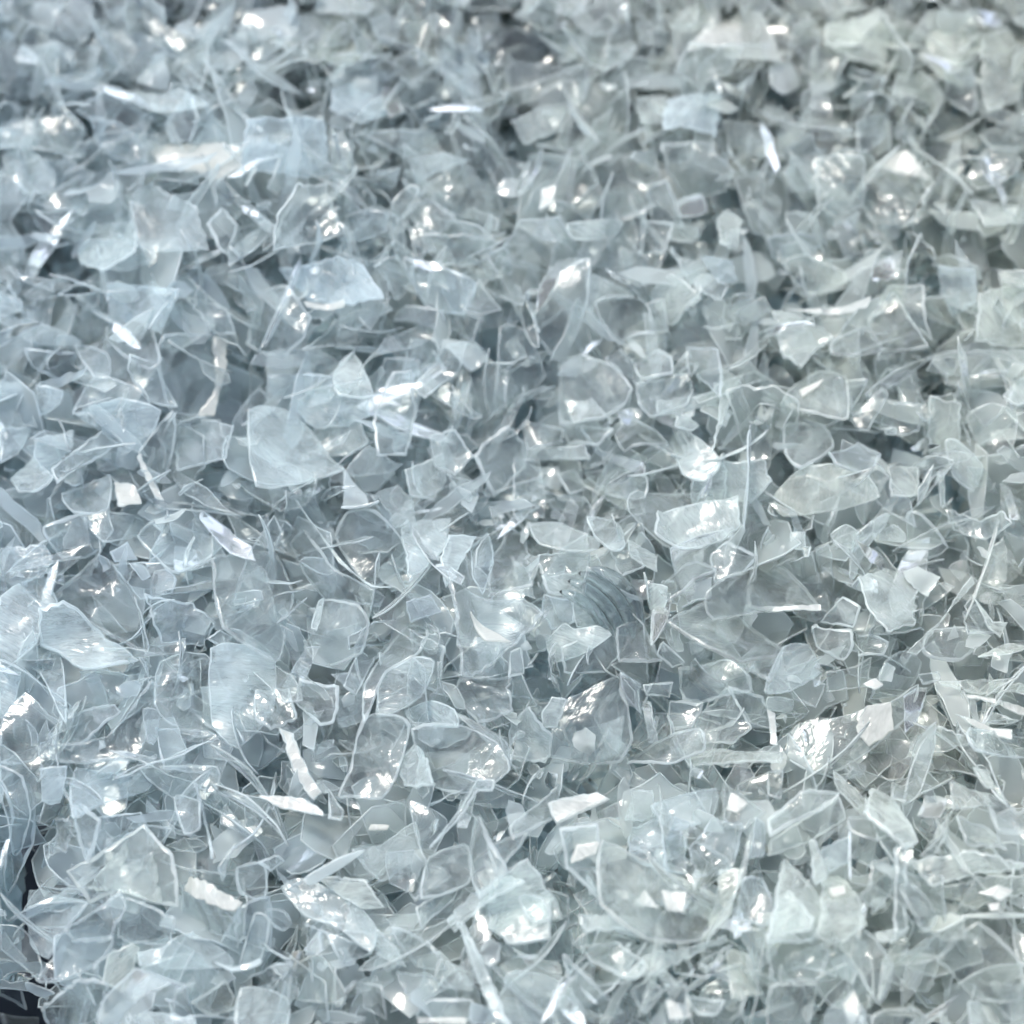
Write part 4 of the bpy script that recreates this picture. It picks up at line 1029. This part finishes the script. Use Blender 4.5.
class Piece:
    def __init__(self, crop, line, k):
        poly, self.opt, self.label = line.split('|')
        self.px = [(crop[0]+float(a)/4, crop[1]+float(b)/4) for a, b in (p.split(',') for p in poly.split())]
        xs, ys = [p[0] for p in self.px], [p[1] for p in self.px]
        n = len(xs)
        self.area = abs(sum(xs[i]*ys[(i+1) % n]-xs[(i+1) % n]*ys[i] for i in range(n)))/2
        vis = [(min(max(x, 0), 1024), min(max(y, 0), 1024)) for x, y in self.px]
        self.vis = abs(sum(vis[i][0]*vis[(i+1) % n][1]-vis[(i+1) % n][0]*vis[i][1] for i in range(n)))/2
        self.c = (sum(xs)/n, sum(ys)/n)
        self.k = k
        self.part = PART_OF_LAST.get(self.label)
        self.kids = []

def solve(p, host=None):
    """place the outline in space; returns frame and local mesh arrays"""
    r = random.Random(1000+p.k)
    o = p.opt
    d = ray(*p.c)
    if host is None:
        base = at(*p.c)
        hn = heap_normal(base.x, base.y)
        size = math.sqrt(p.area)*0.016*.6+.12
        lift = 0.10
        if 'h' in o: lift = 0.24
        if 'R' in o: lift = 0.5
        if 'l' in o: lift = -0.45
        if 's' not in o and 'f' not in o and 'h' not in o: lift += r.uniform(-.06, .06)
        lift += 0.12*max(0, 1-p.area/1500)*('l' not in o)
        lift += p.k*0.00015
        hv = HALF(d)
        if 'g' in o and 'l' not in o and p.area < (1000 if 'f' in o else 450):
            nrm = (hv+Vector((r.gauss(0, .07), r.gauss(0, .07), 0))+hn*.1).normalized()
        else:
            for tries in range(12):
                a = r.uniform(0, 6.283)
                tl = math.tan(math.radians(r.uniform(8, 34)))
                nrm = (hn+tl*(Vector((math.cos(a), math.sin(a), 0)))).normalized()
                ang = math.degrees(nrm.angle(hv))
                if ('g' in o and 8 < ang < 20) or ('g' not in o and ang > 17):
                    break
        if nrm.dot(-d) < .42:
            nrm = (nrm-d*.4).normalized()
        org = base+hn*lift
        p.frame = (org, nrm)
    else:
        org, nrm = host.frame
        size = math.sqrt(p.area)*0.016*.6+.12
    x, y, z = basis(nrm, 0)
    P = []
    for q in p.px:
        dd = ray(*q)
        t = (org-CAM).dot(nrm)/dd.dot(nrm)
        v = CAM+dd*t-org
        P.append((v.dot(x), v.dot(y)))
    O = densify(P, .07 if p.area < 2500 else .1, .005 if 's' in o else (.016 if 'w' in o or 'f' in o else .009)*min(1, math.sqrt(p.area)/45), r, smooth='s' in o)
    if signed_area(O) < 0:
        O = O[::-1]
    if host is None:
        curve = r.choice((-1, 1))*(r.uniform(.25, .4) if 'o' in o else r.uniform(.03, .14))
        if 'g' in o: curve = r.choice((-1, 1))*r.uniform(.14, .3)
        if p.area < 700: curve *= .5
        fold = r.choice((-1, 1))*r.uniform(.25, .5) if 'c' in o else 0
        wave = size*r.uniform(.05, .085) if 'w' in o else size*r.uniform(.008, .03)
        cr = (.3 if 'w' in o else .2 if 'g' in o else .17 if 'G' in o else .06 if 'f' in o else .12)*(.4 if 'R' in o or ('s' in o and 'w' not in o) else 1)
        p.bend = Bend(size, r, curve=curve, fold=fold, wave=wave, crumple=cr)
        p.rib = (r.uniform(0, 3.14), r.uniform(.16, .24)) if 'r' in o else None
        b = p.bend
        if 'R' in o: p.rib = None
        c0 = O.mean(0)
        def zf(u, v, b=b, c0=c0, rib=p.rib):
            s = b.z(u-c0[0], v-c0[1])
            if rib:
                s += .035*math.sin(6.283*((u*math.cos(rib[0])+v*math.sin(rib[0]))/rib[1]))
            return s
        if 'R' in o:
            zf = lambda u, v: b.k*0.5*(u*u+v*v)
        p.z = zf
        p.thick = r.uniform(.028, .045)
        if 'G' in o: p.thick = r.uniform(.045, .065)
        if 'C' in o: p.thick = r.uniform(.06, .08)
        if p.area < 700: p.thick *= .75
        zz = zf
    else:
        p.thick = .05
        gap = (host.thick+p.thick)/2+.006
        zz = lambda u, v: host.z(u, v)+gap
    step = .09 if 'R' not in o else .15
    if p.area > 5000: step *= 1.25
    V, F, R, RF = plate(O, p.thick, zz, step)
    return org, np.array([x, y, z]), V, F, R, RF, O

def hue_at(px, opt, r):
    h = .1+.72*(px[0]/1024)+.12*abs((px[1]-512)/512)+r.gauss(0, .07)
    if 'n' in opt: h += .45
    if 'b' in opt: h -= .4
    return min(1, max(0, h))

pieces = []
for crop, text in TRACED.items():
    for line in text.strip().splitlines():
        q = Piece(crop, line, len(pieces))
        pieces.append(q)
last = None
for q in pieces:
    if q.part:
        last.kids.append(q)
        q.host = last
    else:
        q.host = None
        last = q
tops = [q for q in pieces if not q.part]
tops.sort(key=lambda q: -q.vis)
SINGLES, REST = tops[:300], tops[300:]

def face_material(o, label):
    if 'R' in o: return M['rib']
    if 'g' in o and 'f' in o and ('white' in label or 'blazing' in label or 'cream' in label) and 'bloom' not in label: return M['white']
    if 'l' in o: return M['dim']
    if 'f' in o: return M['frosted']
    if 'G' in o: return M['glass']
    return M['sheet']

def to_world(A, Rm):
    return A @ Rm

EXTRA = []                                           # the small ones that go into the mass
def add_attrs(me, hue):
    a = me.attributes.new('hue', 'FLOAT', 'POINT')
    a.data.foreach_set('value', np.full(len(me.vertices), hue, dtype=np.float32))

def build_single(p):
    r = random.Random(5000+p.k)
    org, Rm, V, F, R, RF, O = solve(p)
    root = bpy.data.objects.new('plastic_flake', None)
    root.empty_display_size = 0.003
    col.objects.link(root)
    root.location = org*CM
    root['label'] = p.label
    root['category'] = 'plastic flake'
    root['group'] = GROUP
    rnd, hue = r.random(), hue_at(p.c, p.opt, r)
    def part(name, A, FF, mat, smooth=True):
        me = make_mesh(name, to_world(A, Rm), FF, [mat], rnd)
        add_attrs(me, hue)
        return link(name, me, root)
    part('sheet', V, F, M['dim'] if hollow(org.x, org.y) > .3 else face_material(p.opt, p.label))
    part('cut_edge', R, RF, M['edge'])
    if 'R' in p.opt:                                  # the thread ribs of a bottle neck
        c = O.mean(0)
        w, v = np.linalg.eigh(np.cov((O-c).T))
        ax, ay = v[:, 1], v[:, 0]
        L = math.sqrt(w[1])*1.75
        W = math.sqrt(w[0])*1.35
        for k in (-1.0, -.35, .3, .95):
            A, FF = [], []
            n = 22
            for i in range(n+1):
                t = -1+2*i/n
                s = c+ax*t*L*(1-.12*abs(k))+ay*(W*k+.22*t*t)
                z0 = p.z(s[0], s[1])+p.thick*.4
                rad = .105*(1-.75*abs(t)**6)
                for j in range(8):
                    a = 6.283*j/8
                    off = ay*math.cos(a)*rad*1.0
                    A.append((s[0]+off[0], s[1]+off[1], z0+math.sin(a)*rad*1.15))
            for i in range(n):
                for j in range(8):
                    FF.append((i*8+j, i*8+(j+1) % 8, (i+1)*8+(j+1) % 8, (i+1)*8+j))
            FF.append(tuple(range(7, -1, -1)))
            FF.append(tuple(n*8+j for j in range(8)))
            part('rib', np.array(A), FF, M['rib'])
    for kid in p.kids:
        _, _, V2, F2, R2, RF2, _ = solve(kid, host=p)
        VV = np.concatenate([V2, R2])
        FF = list(F2)+[tuple(i+len(V2) for i in f) for f in RF2]
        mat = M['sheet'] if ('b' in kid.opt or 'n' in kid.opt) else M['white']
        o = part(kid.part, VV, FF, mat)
        o['label'] = kid.label
for p in SINGLES:
    build_single(p)
for p in REST:
    r = random.Random(5000+p.k)
    org, Rm, V, F, R, RF, O = solve(p)
    VV = np.concatenate([V, R])@Rm+np.array(org)
    FF = [tuple(f) for f in F]+[tuple(i+len(V) for i in f) for f in RF]
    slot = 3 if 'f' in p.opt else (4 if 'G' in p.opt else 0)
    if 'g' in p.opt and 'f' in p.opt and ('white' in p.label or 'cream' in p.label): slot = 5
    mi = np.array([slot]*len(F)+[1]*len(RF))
    EXTRA.append((VV, FF, mi, r.random(), hue_at(p.c, p.opt, r)))
# ------------------------------------------------------------------ the mass of flakes underneath: nobody could count it
def build_bulk():
    r = random.Random(21)
    protos = []
    for k in range(40):
        size = 0.5
        O = densify(random_outline(r, size), 0.16, 0.012, r, smooth=r.random() < .12)
        if signed_area(O) < 0:
            O = O[::-1]
        V, F, R, RF = film_arrays(O, 0.028, Bend(size, r, crumple=.16))
        VV = np.concatenate([V, R])
        FF = [list(f) for f in F]+[[i+len(V) for i in f] for f in RF]
        mi = np.array([0]*len(F)+[1]*len(RF))
        protos.append((VV, FF, mi))
    verts, loops, starts, totals, mis, rnds = [], [], [], [], [], []
    hues = []
    nv = nl = 0
    def put(p, nrm, size, k):
        nonlocal nv, nl
        VV, FF, mi = protos[k]
        x, y, z = basis(nrm, r.uniform(0, 6.28))
        Rm = np.array([x, y, z])
        s = size/0.5
        W = (VV*np.array([s, s, s**0.5])) @ Rm + np.array(p)
        verts.append(W)
        for f in FF:
            starts.append(nl)
            totals.append(len(f))
            nl += len(f)
            loops.extend(i+nv for i in f)
        mis.append(mi)
        rnds.append(np.full(len(W), r.random()))
        hues.append(np.full(len(W), min(1, max(0, .42+.05*p[0]+.015*abs(p[1])+r.gauss(0, .13)))))
        nv += len(W)
    blades = []
    for k in range(16):
        L, W = 0.5, r.uniform(.05, .16)
        O = densify([(-L, -W*r.uniform(0, .6)), (-L*.2, -W), (L*.6, -W*r.uniform(.4, 1)), (L, 0), (L*r.uniform(.2, .6), W*r.uniform(.4, 1)), (-L*.8, W*r.uniform(.3, .9))], .14, .008, r)
        V, F, R, RF = film_arrays(O, 0.026, Bend(.5, r, curve=r.choice((-1, 1))*r.uniform(.1, .5)), rings=(1.0, 0.6))
        blades.append(len(protos))
        protos.append((np.concatenate([V, R]), [list(f) for f in F]+[[i+len(V) for i in f] for f in RF], np.array([0]*len(F)+[1]*len(RF))))
    x0, x1, y0, y1 = -12.5, 12.5, -12.5, 15
    for i in range(BULK_N):
        x, y = r.uniform(x0, x1), r.uniform(y0, y1)
        hw = 8.6+(y+10)*0.06
        if abs(x) > hw+2.5:
            continue
        h = heap_height(x, y)
        if hollow(x, y) > .2:
            continue
        d = 0.22+r.random()**1.2*1.25
        z = h-d
        if z < -6.4:
            continue
        hn = heap_normal(x, y)
        hv = HALF(ray(*to_pixel(Vector((x, y, h)))))
        t = Vector((r.gauss(0, 1), r.gauss(0, 1), r.gauss(0, 1)))*0.75
        nrm = (hn+t).normalized()
        sz = r.uniform(0.35, 0.95) if r.random() < .75 else r.uniform(0.08, 0.25)
        if i % 6 == 0:
            z = h-r.uniform(.1, .45)
        put(Vector((x, y, z)), nrm, sz, r.randrange(40))
    keys = [(p.frame[0].x, p.frame[0].y, 1.0 if p.kids else .25) for p in SINGLES if p.kids or 'C' in p.opt or 'R' in p.opt]
    # slivers and crumbs scattered over the top
    for i in range(2900):
        x, y = r.uniform(-10, 10), r.uniform(-10.5, 13)
        if hollow(x, y) > .3:
            continue
        if i % 2 and any((x-k[0])**2+(y-k[1])**2 < k[2] for k in keys):
            continue
        hn = heap_normal(x, y)
        t = Vector((r.gauss(0, 1), r.gauss(0, 1), r.gauss(0, 1)))*0.9
        if i % 2:
            t *= 4
        put(Vector((x, y, heap_height(x, y)))+hn*r.uniform(-.15, .35), (hn+t).normalized(), r.choice((.06, .1, .16, .25, .35)) if i % 2 == 0 else r.uniform(.25, .95), r.randrange(40) if i % 2 == 0 else r.choice(blades))
    # the far side of the heap, loose and fluffy
    for i in range(1100):
        x, y = r.uniform(-10.5, 10.5), r.uniform(7.5, 13)
        t = Vector((r.gauss(0, 1), r.gauss(0, 1), r.gauss(0, 1)))*0.8
        put(Vector((x, y, heap_height(x, y)+r.uniform(-.35, .3))), (heap_normal(x, y)+t).normalized(), r.uniform(.3, .8), r.randrange(40))
    for VV, FF, mi, rn, hu in EXTRA:
        verts.append(VV)
        for f in FF:
            starts.append(nl)
            totals.append(len(f))
            nl += len(f)
            loops.extend(i+nv for i in f)
        mis.append(mi)
        rnds.append(np.full(len(VV), rn))
        hues.append(np.full(len(VV), hu))
        nv += len(VV)
    # packed fines that close the heap below the loose flakes
    gx, gy = 200, 220
    core = []
    for j in range(gy):
        for i in range(gx):
            x, y = -13+26*i/(gx-1), -13+30*j/(gy-1)
            z = heap_height(x, y)-1.5+0.5*mnoise.noise(Vector((x*2.1, y*2.1, 9)))+0.55*mnoise.noise(Vector((x*6, y*6, 3)))
            core.append((x, y, max(z, -8)))
    for j in range(gy-1):
        for i in range(gx-1):
            a = j*gx+i
            if hollow(core[a][0], core[a][1]) > .12:
                continue
            starts.append(nl); totals.append(4); nl += 4
            loops.extend(nv+q for q in (a, a+1, a+gx+1, a+gx))
    mis.append(np.full(len(starts)-sum(len(m) for m in mis), 2))
    verts.append(np.array(core)); rnds.append(np.full(len(core), 0.5)); hues.append(np.full(len(core), 0.5)); nv += len(core)
    me = bpy.data.meshes.new('flake_mass')
    V = np.concatenate(verts)*CM
    me.vertices.add(len(V))
    me.vertices.foreach_set('co', V.astype(np.float32).ravel())
    me.loops.add(nl)
    me.loops.foreach_set('vertex_index', np.array(loops, dtype=np.int32))
    me.polygons.add(len(starts))
    me.polygons.foreach_set('loop_start', np.array(starts, dtype=np.int32))
    me.polygons.foreach_set('loop_total', np.array(totals, dtype=np.int32))
    me.materials.append(M['bulk'])
    me.materials.append(M['edge'])
    me.materials.append(M['fines'])
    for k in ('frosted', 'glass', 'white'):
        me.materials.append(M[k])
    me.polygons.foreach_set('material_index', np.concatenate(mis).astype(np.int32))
    me.polygons.foreach_set('use_smooth', np.ones(len(starts), dtype=bool))
    a = me.attributes.new('rnd', 'FLOAT', 'POINT')
    a.data.foreach_set('value', np.concatenate(rnds).astype(np.float32))
    a = me.attributes.new('hue', 'FLOAT', 'POINT')
    a.data.foreach_set('value', np.concatenate(hues).astype(np.float32))
    me.update()
    me.validate()
    o = link('flake_mass', me)
    o['kind'] = 'stuff'
    o['label'] = 'countless small clear plastic shards packed beneath and between the larger flakes'
    o['category'] = 'plastic shards'
    return o
BULK_N = 8000
build_bulk()

# the floor the heap lies on, seen only through the hollow at the near left corner
def build_floor():
    me = make_mesh('ground', [(-40, -35, -6.6), (40, -35, -6.6), (40, 45, -6.6), (-40, 45, -6.6)], [(0, 1, 2, 3)], [M['floor']], 0.0)
    o = link('ground', me)
    o['kind'] = 'structure'
build_floor()
